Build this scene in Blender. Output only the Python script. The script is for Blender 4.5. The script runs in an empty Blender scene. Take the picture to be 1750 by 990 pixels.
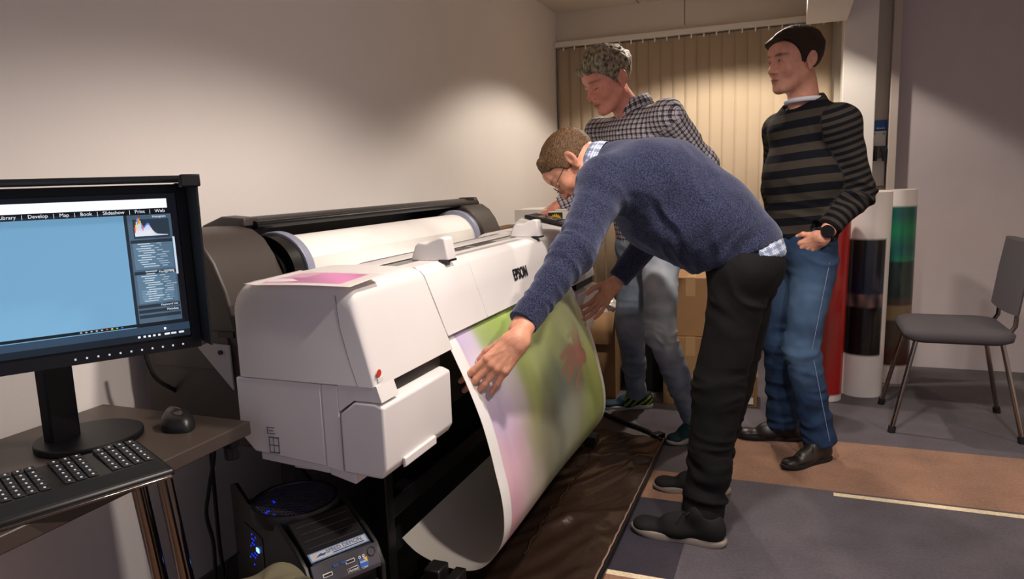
import bpy, math, random
import numpy as np
from mathutils import Vector, Matrix
random.seed(7); rng = np.random.RandomState(11)
C = bpy.context.scene.collection

# ------------------------------------------------------------------ camera
FPX = 1214.232
RW = np.array([[0.92981921, -0.02509756, -0.36715983],
               [0.36645701, 0.1548942, 0.91745139],
               [-0.03384514, 0.98761222, -0.15322078]])      # columns: camera right, up, forward
EYE = np.array([0.0, 0.0, 1.25])
cam_d = bpy.data.cameras.new('camera'); cam = bpy.data.objects.new('camera', cam_d); C.objects.link(cam)
cam_d.sensor_width = 36.0; cam_d.lens = FPX / 1750 * 36.0; cam_d.clip_start = 0.02
m = Matrix(((RW[0,0], RW[0,1], -RW[0,2], EYE[0]), (RW[1,0], RW[1,1], -RW[1,2], EYE[1]),
            (RW[2,0], RW[2,1], -RW[2,2], EYE[2]), (0,0,0,1)))
cam.matrix_world = m
bpy.context.scene.camera = cam

# ------------------------------------------------------------------ world, lights, exposure
sc = bpy.context.scene
sc.view_settings.view_transform = 'Standard'; sc.view_settings.look = 'None'
sc.view_settings.gamma = 1.0; sc.view_settings.use_curve_mapping = False
sc.view_settings.exposure = 0.10
w = bpy.data.worlds.new('world'); sc.world = w; w.use_nodes = True
w.node_tree.nodes['Background'].inputs[0].default_value = (0.60, 0.60, 0.80, 1)
w.node_tree.nodes['Background'].inputs[1].default_value = 0.50

def spot(name, loc, target, watts, color, angle, blend=0.25, radius=0.05):
    d = bpy.data.lights.new(name, 'SPOT'); d.energy = watts; d.color = color
    d.spot_size = math.radians(angle); d.spot_blend = blend; d.shadow_soft_size = radius
    o = bpy.data.objects.new(name, d); C.objects.link(o); o.location = loc
    o.rotation_euler = (Vector(target) - Vector(loc)).to_track_quat('-Z', 'Y').to_euler()
    return o
def area(name, loc, target, watts, color, sx, sy):
    d = bpy.data.lights.new(name, 'AREA'); d.energy = watts; d.color = color
    d.shape = 'RECTANGLE'; d.size = sx; d.size_y = sy
    o = bpy.data.objects.new(name, d); C.objects.link(o); o.location = loc
    o.rotation_euler = (Vector(target) - Vector(loc)).to_track_quat('-Z', 'Y').to_euler()
    return o
WARM = (1.0, 0.80, 0.58); NEUT = (1.0, 0.90, 0.82); COOL = (0.72, 0.74, 1.0)
KEY = (1.0, 0.88, 0.80)
spot('downlight_printer', (-0.13, 1.75, 2.43), (-0.13, 1.75, 0), 165, KEY, 131, .35, .07)
spot('added_fill_front', (0.60, 1.15, 2.43), (0.60, 1.15, 0), 150, KEY, 150, .55, .07)  # added fill spot, lights the print past the bending man's shadow
spot('downlight_back', (-0.42, 4.15, 2.43), (-0.42, 4.15, 0), 125, (1.0,.88,.76), 132, .25, .05)
spot('downlight_right', (1.6, 2.9, 2.43), (1.5, 2.9, 0), 45, WARM, 125, .3, .05)


# ------------------------------------------------------------------ pixel helpers (1750x990 photo frame)
def ray(px, py): return RW @ np.array([px - 875.0, 495.0 - py, FPX])
def atz(px, py, z): d = ray(px, py); return EYE + d * ((z - EYE[2]) / d[2])
def aty(px, py, y): d = ray(px, py); return EYE + d * (y / d[1])
def atx(px, py, x): d = ray(px, py); return EYE + d * (x / d[0])

# ------------------------------------------------------------------ materials
MATS = {}
def new_mat(name):
    m = bpy.data.materials.new(name); m.use_nodes = True; MATS[name] = m
    return m, m.node_tree.nodes, m.node_tree.links, m.node_tree.nodes['Principled BSDF']
def srgb(h):
    h = h.lstrip('#'); c = [int(h[i:i+2], 16) / 255 for i in (0, 2, 4)]
    return tuple((x / 12.92 if x <= 0.04045 else ((x + 0.055) / 1.055) ** 2.4) for x in c) + (1.0,)
def mat(name, col, rough=0.5, metal=0.0, bump=0.0, bscale=200.0, var=0.0, vscale=8.0, spec=0.5, coat=0.0):
    m, N, L, P = new_mat(name)
    c = srgb(col) if isinstance(col, str) else tuple(col) + (1.0,)
    P.inputs['Base Color'].default_value = c; P.inputs['Roughness'].default_value = rough
    P.inputs['Metallic'].default_value = metal; P.inputs['Specular IOR Level'].default_value = spec
    P.inputs['Coat Weight'].default_value = coat
    tc = N.new('ShaderNodeTexCoord')
    n = N.new('ShaderNodeTexNoise'); n.inputs['Scale'].default_value = vscale; n.inputs['Detail'].default_value = 4
    L.new(tc.outputs['Object'], n.inputs['Vector'])
    r = N.new('ShaderNodeMix'); r.data_type = 'RGBA'; r.blend_type = 'MULTIPLY'
    v = max(var, 0.02)
    mp = N.new('ShaderNodeMapRange'); mp.inputs[1].default_value = 0.3; mp.inputs[2].default_value = 0.7
    mp.inputs[3].default_value = 1 - v; mp.inputs[4].default_value = 1 + v
    L.new(n.outputs['Fac'], mp.inputs[0]); r.inputs[0].default_value = 1.0
    r.inputs[6].default_value = c; L.new(mp.outputs[0], r.inputs[7]); L.new(r.outputs[2], P.inputs['Base Color'])
    if bump > 0:
        n2 = N.new('ShaderNodeTexNoise'); n2.inputs['Scale'].default_value = bscale; n2.inputs['Detail'].default_value = 3
        L.new(tc.outputs['Object'], n2.inputs['Vector'])
        b = N.new('ShaderNodeBump'); b.inputs['Strength'].default_value = bump; b.inputs['Distance'].default_value = 0.002
        L.new(n2.outputs['Fac'], b.inputs['Height']); L.new(b.outputs[0], P.inputs['Normal'])
    return m
def emit_mat(name, col, strength):
    m, N, L, P = new_mat(name); c = srgb(col)
    P.inputs['Base Color'].default_value = (0.01, 0.01, 0.01, 1)
    P.inputs['Emission Color'].default_value = c; P.inputs['Emission Strength'].default_value = strength
    P.inputs['Roughness'].default_value = 0.3
    return m
def attr_mat(name, attr='col', rough=0.5, bump=0.0, bscale=300, spec=0.4, sss=0.0, emit=0.0, coat=0.0, var=0.0, vscale=60):
    m, N, L, P = new_mat(name)
    a = N.new('ShaderNodeAttribute'); a.attribute_name = attr
    P.inputs['Roughness'].default_value = rough; P.inputs['Specular IOR Level'].default_value = spec
    P.inputs['Coat Weight'].default_value = coat
    src = a.outputs['Color']
    tc = N.new('ShaderNodeTexCoord')
    if var > 0:
        n = N.new('ShaderNodeTexNoise'); n.inputs['Scale'].default_value = vscale; n.inputs['Detail'].default_value = 5
        L.new(tc.outputs['Object'], n.inputs['Vector'])
        mp = N.new('ShaderNodeMapRange'); mp.inputs[1].default_value = 0.3; mp.inputs[2].default_value = 0.7
        mp.inputs[3].default_value = 1 - var; mp.inputs[4].default_value = 1 + var
        L.new(n.outputs['Fac'], mp.inputs[0])
        r = N.new('ShaderNodeMix'); r.data_type = 'RGBA'; r.blend_type = 'MULTIPLY'; r.inputs[0].default_value = 1.0
        L.new(src, r.inputs[6]); L.new(mp.outputs[0], r.inputs[7]); src = r.outputs[2]
    L.new(src, P.inputs['Base Color'])
    if sss: 
        P.inputs['Subsurface Weight'].default_value = sss; P.inputs['Subsurface Scale'].default_value = 0.01
        P.inputs['Subsurface Radius'].default_value = (1.0, 0.35, 0.2)
    if emit:
        L.new(a.outputs['Color'], P.inputs['Emission Color']); P.inputs['Emission Strength'].default_value = emit
    if bump > 0:
        n2 = N.new('ShaderNodeTexNoise'); n2.inputs['Scale'].default_value = bscale; n2.inputs['Detail'].default_value = 4
        L.new(tc.outputs['Object'], n2.inputs['Vector'])
        b = N.new('ShaderNodeBump'); b.inputs['Strength'].default_value = bump; b.inputs['Distance'].default_value = 0.002
        L.new(n2.outputs['Fac'], b.inputs['Height']); L.new(b.outputs[0], P.inputs['Normal'])
    return m

# ------------------------------------------------------------------ scene objects
def thing(name, label, cat, loc=(0, 0, 0), rotz=0.0, group=None):
    o = bpy.data.objects.new(name, None); C.objects.link(o); o.empty_display_size = 0.1
    o.location = loc; o.rotation_euler = (0, 0, rotz); o['label'] = label; o['category'] = cat
    if group: o['group'] = group
    return o
def tag(o, label, cat, group=None, kind=None):
    o['label'] = label; o['category'] = cat
    if group: o['group'] = group
    if kind: o['kind'] = kind
    return o
class MB:
    """collects verts and faces in world coordinates; build() makes ONE mesh object"""
    def __init__(s): s.v = []; s.f = []; s.mi = []; s.cur = 0; s.col = []
    def add(s, vs, fs):
        o = len(s.v); s.v += [tuple(map(float, p)) for p in vs]
        for f in fs: s.f.append(tuple(i + o for i in f)); s.mi.append(s.cur)
        return s
    def box(s, lo, hi, rot=None, piv=None):
        x0, y0, z0 = lo; x1, y1, z1 = hi
        vs = [(x0,y0,z0),(x1,y0,z0),(x1,y1,z0),(x0,y1,z0),(x0,y0,z1),(x1,y0,z1),(x1,y1,z1),(x0,y1,z1)]
        if rot is not None:
            pv = Vector(piv if piv is not None else ((x0+x1)/2, (y0+y1)/2, (z0+z1)/2))
            vs = [tuple(rot @ (Vector(p) - pv) + pv) for p in vs]
        return s.add(vs, [(0,3,2,1),(4,5,6,7),(0,1,5,4),(1,2,6,5),(2,3,7,6),(3,0,4,7)])
    def obox(s, c, hx, hy, hz, M):
        """box with centre c, half sizes, and 3x3 matrix of axes (columns)"""
        c = np.array(c, float); M = np.array(M)
        vs = [c + M @ np.array([sx*hx, sy*hy, sz*hz]) for sz in (-1, 1) for sx, sy in ((-1,-1),(1,-1),(1,1),(-1,1))]
        return s.add(vs, [(0,3,2,1),(4,5,6,7),(0,1,5,4),(1,2,6,5),(2,3,7,6),(3,0,4,7)])
    def prism(s, poly, a0, a1, axis='y'):
        """poly list of 2D points extruded along axis. y: (x,z); x: (y,z); z: (x,y)"""
        def P(p, a):
            return (p[0], a, p[1]) if axis == 'y' else ((a, p[0], p[1]) if axis == 'x' else (p[0], p[1], a))
        n = len(poly); vs = [P(p, a0) for p in poly] + [P(p, a1) for p in poly]
        fs = [tuple(range(n)), tuple(range(2*n-1, n-1, -1))] + [(i, i+n, (i+1)%n+n, (i+1)%n) for i in range(n)]
        return s.add(vs, fs)
    def loft(s, rings, cap=True, closed=True):
        n = len(rings[0]); vs = [p for r in rings for p in r]; fs = []
        for k in range(len(rings)-1):
            for i in range(n if closed else n-1):
                j = (i+1) % n; fs.append((k*n+i, k*n+j, (k+1)*n+j, (k+1)*n+i))
        if cap and closed:
            fs.append(tuple(range(n-1, -1, -1))); fs.append(tuple((len(rings)-1)*n+i for i in range(n)))
        return s.add(vs, fs)
    def tube(s, pts, r, n=10, cap=True):
        pts = [np.array(p, float) for p in pts]; rs = r if hasattr(r, '__len__') else [r]*len(pts)
        rings = []; up = None
        for i, p in enumerate(pts):
            t = pts[min(i+1, len(pts)-1)] - pts[max(i-1, 0)]; t /= np.linalg.norm(t) + 1e-12
            if up is None:
                a = np.array([0,0,1.0]) if abs(t[2]) < 0.9 else np.array([1.0,0,0])
                up = a
            u = up - t * (up @ t); u /= np.linalg.norm(u) + 1e-12; v = np.cross(t, u); up = u
            rings.append([p + rs[i]*(math.cos(2*math.pi*k/n)*u + math.sin(2*math.pi*k/n)*v) for k in range(n)])
        return s.loft(rings, cap)
    def cyl(s, a, b, r, n=24, r2=None):
        return s.tube([a, b], [r, r if r2 is None else r2], n)
    def lathe(s, prof, c, n=32, axis='z'):
        rings = []
        for r, h in prof:
            ring = []
            for k in range(n):
                a = 2*math.pi*k/n; x, y = r*math.cos(a), r*math.sin(a)
                ring.append((c[0]+x, c[1]+y, c[2]+h) if axis == 'z' else ((c[0]+x, c[1]+h, c[2]-y) if axis == 'y' else (c[0]+h, c[1]+x, c[2]+y)))
            rings.append(ring)
        return s.loft(rings)
    def grid(s, P):
        """P: (nu, nv, 3) array"""
        nu, nv = P.shape[:2]
        fs = [(i*nv+j, (i+1)*nv+j, (i+1)*nv+j+1, i*nv+j+1) for i in range(nu-1) for j in range(nv-1)]
        return s.add(P.reshape(-1, 3), fs)
    def build(s, name, mats, parent=None, bevel=0.0, segs=2, smooth=True, angle=35, cols=None, solid=0.0, sub=0, org=None):
        me = bpy.data.meshes.new(name)
        off = np.zeros(3)
        if parent is not None: off = np.array(parent.matrix_basis.translation)
        V = np.array(s.v, float)
        if org is None and parent is None: org = (V.min(0) + V.max(0)) / 2; org = np.array([org[0], org[1], V[:, 2].min()])
        if parent is None: off = np.array(org)
        me.from_pydata((V - off).tolist(), [], s.f); me.update()
        ml = mats if isinstance(mats, (list, tuple)) else [mats]
        for m_ in ml: me.materials.append(MATS[m_] if isinstance(m_, str) else m_)
        if len(ml) > 1: me.polygons.foreach_set('material_index', s.mi)
        if smooth:
            me.polygons.foreach_set('use_smooth', [True]*len(me.polygons))
            me.set_sharp_from_angle(angle=math.radians(angle))
        if cols is not None:
            a = me.color_attributes.new('col', 'FLOAT_COLOR', 'POINT')
            a.data.foreach_set('color', np.c_[np.asarray(cols), np.ones(len(V))].astype(np.float32).ravel())
        o = bpy.data.objects.new(name, me); C.objects.link(o)
        if parent is None: o.location = off
        else: o.parent = parent
        if solid: md = o.modifiers.new('solid', 'SOLIDIFY'); md.thickness = solid; md.offset = 0
        if bevel:
            md = o.modifiers.new('bevel', 'BEVEL'); md.width = bevel; md.segments = segs; md.limit_method = 'ANGLE'
            md.angle_limit = math.radians(30); md.harden_normals = False
        if sub: md = o.modifiers.new('sub', 'SUBSURF'); md.levels = sub; md.render_levels = sub
        return o
def text(name, body, loc, M, size, m_, parent, extrude=0.0008, align='CENTER', sx=1.0, bold=0.0):
    """flat lettering; M = 3x3 columns (reading direction, up, normal)"""
    cu = bpy.data.curves.new(name, 'FONT'); cu.body = body; cu.size = size; cu.extrude = extrude
    cu.align_x = align; cu.align_y = 'CENTER'; cu.offset = bold
    o = bpy.data.objects.new(name, cu); C.objects.link(o)
    dg = bpy.context.evaluated_depsgraph_get(); me = bpy.data.meshes.new_from_object(o.evaluated_get(dg))
    bpy.data.objects.remove(o)
    o = bpy.data.objects.new(name, me); C.objects.link(o); me.materials.clear(); me.materials.append(MATS[m_])
    R4 = Matrix([list(r) for r in np.array(M)]).to_4x4() @ Matrix.Diagonal((sx, 1, 1, 1))
    T = Matrix.Translation(Vector(loc)) @ R4
    me.transform(T)
    if parent is not None:
        me.transform(Matrix.Translation(-Vector(parent.matrix_basis.translation))) ; o.parent = parent
    return o
def struct(o): o['kind'] = 'structure'; return o
def frame(nrm, up=(0, 0, 1)):
    n = np.array(nrm, float); n /= np.linalg.norm(n); u = np.array(up, float); u -= n*(u@n); u /= np.linalg.norm(u)
    return np.array([np.cross(u, n), u, n]).T          # columns: right, up, normal

# ------------------------------------------------------------------ setting
def wall_mat(name, col, bump=0.15, scale=350):
    return mat(name, col, 0.85, bump=bump, bscale=scale, var=0.02, vscale=2.0, spec=0.2)
wall_mat('wallpaint', '#ece6e0'); wall_mat('backpanel', '#ddd3c2'); wall_mat('ceilpaint', '#e6dccb'); wall_mat('columnpaint', '#e9e4de')
mat('skirt', '#6b6660', 0.6)
# carpet: fibrous bump, colour from patches (each patch has its own material)
def carpet(name, col):
    m_, N, L, P = new_mat(name)
    tc = N.new('ShaderNodeTexCoord'); n = N.new('ShaderNodeTexNoise'); n.inputs['Scale'].default_value = 90; n.inputs['Detail'].default_value = 6
    L.new(tc.outputs['Object'], n.inputs['Vector'])
    n3 = N.new('ShaderNodeTexNoise'); n3.inputs['Scale'].default_value = 5; L.new(tc.outputs['Object'], n3.inputs['Vector'])
    ad = N.new('ShaderNodeMath'); ad.operation = 'ADD'; L.new(n.outputs['Fac'], ad.inputs[0]); L.new(n3.outputs['Fac'], ad.inputs[1])
    mp = N.new('ShaderNodeMapRange'); mp.inputs[1].default_value = 0.7; mp.inputs[2].default_value = 1.3; mp.inputs[3].default_value = .72; mp.inputs[4].default_value = 1.28
    L.new(ad.outputs[0], mp.inputs[0])
    r = N.new('ShaderNodeMix'); r.data_type = 'RGBA'; r.blend_type = 'MULTIPLY'; r.inputs[0].default_value = 1; r.inputs[6].default_value = srgb(col)
    L.new(mp.outputs[0], r.inputs[7]); L.new(r.outputs[2], P.inputs['Base Color']); P.inputs['Roughness'].default_value = 0.95
    P.inputs['Specular IOR Level'].default_value = 0.1; P.inputs['Sheen Weight'].default_value = 0.25
    b = N.new('ShaderNodeBump'); b.inputs['Strength'].default_value = 0.5; b.inputs['Distance'].default_value = 0.004
    n2 = N.new('ShaderNodeTexNoise'); n2.inputs['Scale'].default_value = 260; L.new(tc.outputs['Object'], n2.inputs['Vector'])
    L.new(n2.outputs['Fac'], b.inputs['Height']); L.new(b.outputs[0], P.inputs['Normal'])
carpet('carpet_grey', '#4e484f'); carpet('carpet_dark', '#27222d'); carpet('carpet_orange', '#8a6752'); carpet('carpet_cream', '#dccbaa'); carpet('carpet_mid', '#4d474b')
WX = -1.66; YB = 5.2; CZ = 2.44
# floor with its woven colour blocks as material slots on one sheet split along the block edges
b = MB()
def fcol(x, y):
    if y > 3.46: return 0 if y < 3.9 else 4
    if 2.895 < y <= 3.46: return 2 if x > -0.29 else 4
    if 2.85 < y <= 2.88 and x > 0.168: return 3
    if 2.622 < y <= 2.895: return 0 if x > -0.322 else (2 if x > -0.60 else 4)
    if 2.072 < y <= 2.622: return 1 if x < -0.322 else 0
    if 2.045 < y <= 2.072: return 3 if x < -0.30 else 0
    return 2 if x < -0.30 else 0
xs = [WX-0.1, -0.60, -0.322, -0.29, 0.168, 0.6, 1.3, 2.6]; ys = [-1.2, 2.045, 2.072, 2.622, 2.85, 2.88, 2.895, 3.46, 3.9, 5.35]
for i in range(len(xs)-1):
    for j in range(len(ys)-1):
        x0, x1, y0, y1 = xs[i], xs[i+1], ys[j], ys[j+1]; cxm, cym = (x0+x1)/2, (y0+y1)/2
        b.cur = fcol(cxm, cym); b.add([(x0,y0,0),(x1,y0,0),(x1,y1,0),(x0,y1,0)], [(0,1,2,3)])
fl = struct(b.build('floor', ['carpet_grey','carpet_dark','carpet_orange','carpet_cream','carpet_mid'], smooth=False, org=(0,0,0)))
struct(MB().box((WX-0.1, -1.2, 0), (WX, YB+0.1, CZ+0.02)).build('wall_left', 'wallpaint', smooth=False))
bw = MB().box((WX, YB, 0), (2.6, YB+0.1, CZ+0.02)); struct(bw.build('wall_back', 'backpanel', smooth=False))
b = MB().box((WX, -1.2, CZ), (2.6, YB, CZ+0.06)); struct(b.build('ceiling', 'ceilpaint', smooth=False))
struct(MB().box((2.5, -1.2, 0), (2.6, YB, CZ)).build('wall_right', 'wallpaint', smooth=False))
mat('seam_dark', '#8a8070', 0.8)
# ceiling board joints and the joint in the panel above the blind
b = MB()
for x in (-1.05, -0.45, 0.15): b.box((x-0.003, -1.2, CZ-0.002), (x+0.003, YB, CZ))
for y in (3.4, 4.6): b.box((WX, y-0.003, CZ-0.002), (2.5, y+0.003, CZ))
struct(b.build('trim_1', 'seam_dark', smooth=False))
b = MB()
for px in (1170,): 
    q = aty(px, 20, YB-0.001); b.box((q[0]-0.003, YB-0.002, 2.26), (q[0]+0.003, YB, CZ))
struct(b.build('trim_2', 'seam_dark', smooth=False))
# column projecting from the back wall, with the shallow recess and the door frame to its right
cx0 = 0.235
struct(MB().box((0.25, 4.86, 0), (0.432, YB, CZ)).build('trim_3', 'columnpaint', bevel=0.004, smooth=False))
struct(MB().box((0.432, 5.0, 0), (0.515, YB, CZ)).build('trim_4', 'backpanel', smooth=False))
mat('doorframe', '#b9aea6', 0.6); mat('door_leaf', '#c2b8ba', 0.7)
struct(MB().box((0.515, 4.9, 0), (0.56, 5.0, CZ)).box((0.515, 5.0, 0), (0.53, YB, CZ)).build('trim_5', 'doorframe', bevel=0.003, smooth=False))
struct(MB().box((0.56, 4.96, 0), (2.5, 5.04, CZ)).build('wall_recess', 'door_leaf', smooth=False))
struct(MB().box((WX, YB-0.012, 0), (0.25, YB, 0.08)).build('baseboard_back', 'skirt', smooth=False))
struct(MB().box((WX, -1.2, 0), (WX+0.012, YB-0.012, 0.08)).build('baseboard_left', 'skirt', smooth=False))
# boxed ceiling beam running towards the viewer
q0 = aty(1378, 35, 4.6)
struct(MB().box((q0[0], 3.2, 2.115), (0.262, 4.85, CZ)).build('trim_6', 'columnpaint', bevel=0.004, smooth=False))

# ------------------------------------------------------------------ vertical blind
mat('vane', '#c9b59a', 0.8, bump=0.25, bscale=500, spec=0.2); mat('railwhite', '#e6dfd0', 0.5); mat('clip', '#efe8dc', 0.4)
bl = thing('vertical_blind', 'beige vertical blind with narrow vanes covering the back window', 'blind', (-0.7, YB-0.04, 0))
RZ = 2.205
MB().box((WX+0.003, YB-0.07, RZ-0.02), (0.222, YB-0.001, RZ+0.018)).build('headrail', 'railwhite', bl, bevel=0.004)
b = MB(); k = 0; x = WX + 0.02
cl = MB()
while x < 0.20:
    wv = 0.089; a = 0.05; y0 = YB-0.035
    n = 5; pts = []
    for zz in (0.10, RZ-0.03):
        pts.append([(x + wv*1.12*(i/(n-1)), y0 + a*wv*(i/(n-1)-0.5)*2 - 0.006*math.sin(math.pi*i/(n-1)), zz) for i in range(n)])
    if x + wv*1.12 < 0.235: b.grid(np.array(pts))
    MB().box((x+0.04, y0-0.012, RZ-0.045), (x+0.05, y0+0.0, RZ-0.02)).build('clip', 'clip', bl)
    x += wv*0.93
b.build('vanes', 'vane', bl, solid=0.0012)

# ------------------------------------------------------------------ electrical box and sign on the recess
mat('signblue', '#1f5fae', 0.4); mat('plasticwhite', '#d9d4cc', 0.45); mat('blackplastic', '#121214', 0.4); mat('ledgreen', '#2fbf7f', 0.4); mat('ledblue', '#3a62e0', 0.4)
sg = thing('wall_sign', 'small blue sign with white writing high on the right wall', 'sign', (0.475, 4.97, 1.45))
c = aty(1505, 214, 4.99)
MB().box((c[0]-0.065, 4.985, c[2]-0.032), (c[0]+0.065, 4.999, c[2]+0.03)).build('plate', 'signblue', sg, bevel=0.002)
F = frame((0, -1, 0))
mat('whiteink', '#e8eef5', 0.5)
for k_, (dx, w_) in enumerate(((-.021,.007),(-.011,.005),(-.002,.006),(.008,.005),(.017,.006))):   # the word is too small to read in the photo
    MB().box((c[0]+dx, 4.9835, c[2]-.023+.001*(k_%2)), (c[0]+dx+w_, 4.985, c[2]-.014-.001*(k_%3))).build('lettering', 'whiteink', sg)
b = MB(); b.box((c[0]-0.045, 4.983, c[2]+0.010), (c[0]+0.045, 4.985, c[2]+0.012)); b.box((c[0]-0.045, 4.983, c[2]+0.002), (c[0]+0.045, 4.985, c[2]+0.004)); b.build('rule_lines', 'signblue', sg)
eb = thing('socket_box', 'pale wall socket box with black plugs below the blue sign', 'socket', (c[0], 4.95, 1.2))
t1 = aty(1490, 225, 4.97); t2 = aty(1513, 250, 4.97)
MB().box((t1[0], 4.95, t2[2]), (t2[0], 4.999, t1[2])).build('housing', 'plasticwhite', eb, bevel=0.004)
for i, px in enumerate((1494, 1510)):
    q = aty(px, 258, 4.93)
    MB().cyl((q[0], 4.95, q[2]+0.01), (q[0], 4.90, q[2]+0.01), 0.018, 16).cyl((q[0], 4.91, q[2]+0.01), (q[0]+0.005, 4.92, q[2]-0.06), 0.012, 12).build('plug', 'blackplastic', eb)
MB().box((t1[0], 4.96, t2[2]-0.24), (t2[0], 4.999, t2[2]-0.07)).build('lower_duct', 'plasticwhite', eb, bevel=0.003)
MB().box((t1[0]+0.004, 4.945, t1[2]-0.022), (t1[0]+0.016, 4.9505, t1[2]-0.010)).build('blue_lamp', 'ledblue', eb)
MB().box((t2[0]-0.02, 4.945, t1[2]-0.022), (t2[0]-0.006, 4.9505, t1[2]-0.010)).build('green_lamp', 'ledgreen', eb)
# ------------------------------------------------------------------ large format printer
mat('shell', '#e0dcda', 0.42, var=0.02, vscale=4, bump=0.05, bscale=900); mat('shell_in', '#a9a5a3', 0.5)
mat('brownblack', '#413a36', 0.45, bump=0.1, bscale=900); mat('darkplastic', '#151414', 0.4); mat('hubgrey', '#8c90a3', 0.45)
mat('seamline', '#6d6a6c', 0.7); mat('logo_black', '#1c1c1e', 0.4); mat('glassstrip', '#8f8f88', 0.12); mat('screenglass', '#0d1016', 0.1)
mat('blackcloth', '#0e0d0e', 0.8, bump=0.2, bscale=300); mat('steelblack', '#17171a', 0.35, metal=0.3); mat('stickerred', '#c83a2c', 0.4); mat('stickerwhite', '#e8e6e4', 0.4)
PR = thing('large_format_printer', 'wide white and dark inkjet printer standing along the left wall', 'printer', (-1.1, 2.24, 0))
Y0, Y1 = 1.30, 3.18
def end_ring(y, t, mirror=False, shear=0.0):
    """profile of the end housing above z=.802; t = 1 full size, 0 fully rounded edge"""
    pts = [(-.852,.802),(-.858,.83),(-.880,.92),(-.897,.995),(-.902,1.010),(-.912,1.022),(-.930,1.030),(-.96,1.033),(-1.10,1.036),(-1.175,1.034)]
    for a in range(1, 8):
        th = math.radians(90 - a*90/7); pts.append((-1.175-.075*math.cos(th), .959+.075*math.sin(th)))
    pts += [(-1.25,.88),(-1.25,.802)]
    e = 1 - t; out = []
    for x, z in pts:
        w_ = min(1, max(0, (z-.90)/.12)); wb = min(1, max(0, (-1.15-x)/.1))
        x2 = x + (0.030*e*wb) - (0.010*e if x > -.93 else 0)
        z2 = z - 0.042*e*w_
        out.append((x2, y + (shear*(1.0-z)), z2))
    return out
def housing(y0, y1, flip=False, shear=0.25):
    rings = []
    K = 7
    for k in range(K+1):
        th = math.radians(90*k/K); yy = 0.035*(1-math.sin(th)); t = math.sqrt(max(0, 1-(1-math.sin(th))**2)) if False else math.cos(math.radians(90-90*k/K))
        # quarter circle: offset along y, inset e
        yo = 0.030*(1-math.cos(math.pi/2*k/K)); t = math.sin(math.pi/2*k/K)
        rings.append(end_ring((y0+yo) if not flip else (y1-yo), t))
    rings.append(end_ring(y1 if not flip else y0, 1, shear=(shear if not flip else 0.0)))
    return rings
b = MB(); b.loft(housing(Y0, 1.632))
b.prism([(-.9565,.806),(-.9565,.738),(-.914,.768),(-.841,.768),(-.853,.806)], 1.3015, 1.375)
b.build('end_housing', 'shell', PR, bevel=0.002, angle=40)
b = MB(); b.loft(housing(2.70, Y1, flip=True)); b.build('end_housing', 'shell', PR, bevel=0.002, angle=40)
# lower side panels
for ya, yb in ((1.3015, 1.68), (2.79, 3.178)):
    MB().prism([(-1.25,.8),(-1.25,.655),(-1.21,.615),(-1.003,.600),(-1.003,.8)], ya, yb).build('side_panel', 'shell', PR, bevel=0.004)
    MB().prism([(-1.0015,.8),(-1.0015,.600),(-.957,.592),(-.957,.8)], ya, yb).build('side_strip', 'shell', PR, bevel=0.002)
# ink bay doors with slots above
for ya, yb, nm in ((1.300, 1.635, 'ink_bay_door'), (2.84, 3.18, 'ink_bay_door')):
    b = MB(); b.prism([(-.9545,.592),(-.9545,.733),(-.913,.7655),(-.860,.7655),(-.838,.757),(-.838,.61),(-.852,.588)], ya, yb)
    d = b.build(nm, 'shell', PR, bevel=0.006, segs=3)
    MB().prism([(-.839,.592),(-.839,.618),(-.829,.618),(-.829,.596)], ya+.07, ya+.23).build('door_latch', 'shell', d, bevel=0.002) if False else None
    lt = MB().prism([(-.8385,.590),(-.8385,.616),(-.830,.614),(-.830,.594)], ya+.07, ya+.225).build('door_latch', 'shell', PR, bevel=0.002); lt.parent = d
    MB().box((-.93,ya+.075,.766),(-.868,yb,.802)).build('slot_recess', 'darkplastic', PR)
    for k in range(4): MB().cyl((-.88, ya+.12+k*.06, .775), (-.88, ya+.16+k*.06, .775), .010, 12).build('ink_lever', 'brownblack', PR)
# front covers (two panels) with sloping seams
FP = [(-.897,1.010),(-.880,.93),(-.858,.845),(-.853,.838),(-.868,.836),(-.905,.93),(-.925,.99),(-.925,1.006)]
def slab(poly, ya, yb, sh0, sh1):
    r0 = [(x, ya + sh0*(1.0-z), z) for x, z in poly]; r1 = [(x, yb + sh1*(1.0-z), z) for x, z in poly]
    return MB().loft([r0, r1])
FT = [(-1.055,1.034),(-.955,1.033),(-.925,1.029),(-.908,1.020),(-.899,1.008),(-.880,.93),(-.862,.850),(-.858,.838),(-.874,.836),(-.905,.93),(-.925,1.0),(-1.055,1.015)]
slab(FT[2:11], 1.634, 1.908, .25, .20).build('front_panel', 'shell', PR, bevel=0.0015)
fc = slab(FT[2:11], 1.910, 2.666, .20, .12).build('front_cover', 'shell', PR, bevel=0.0015)
slab(FT[2:11], 2.668, 2.72, .12, 0).build('front_panel', 'shell', PR, bevel=0.0015)
MB().box((-.99,1.634,1.005),(-.925,2.70,1.0305)).build('top_strip', 'shell', PR, bevel=0.002)
# grey finger recess along the top of the cover
b = MB().box((-.952,1.905,1.0300),(-.928,2.43,1.0318)); b.build('finger_recess', 'shell_in', PR, bevel=0.001)
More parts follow.
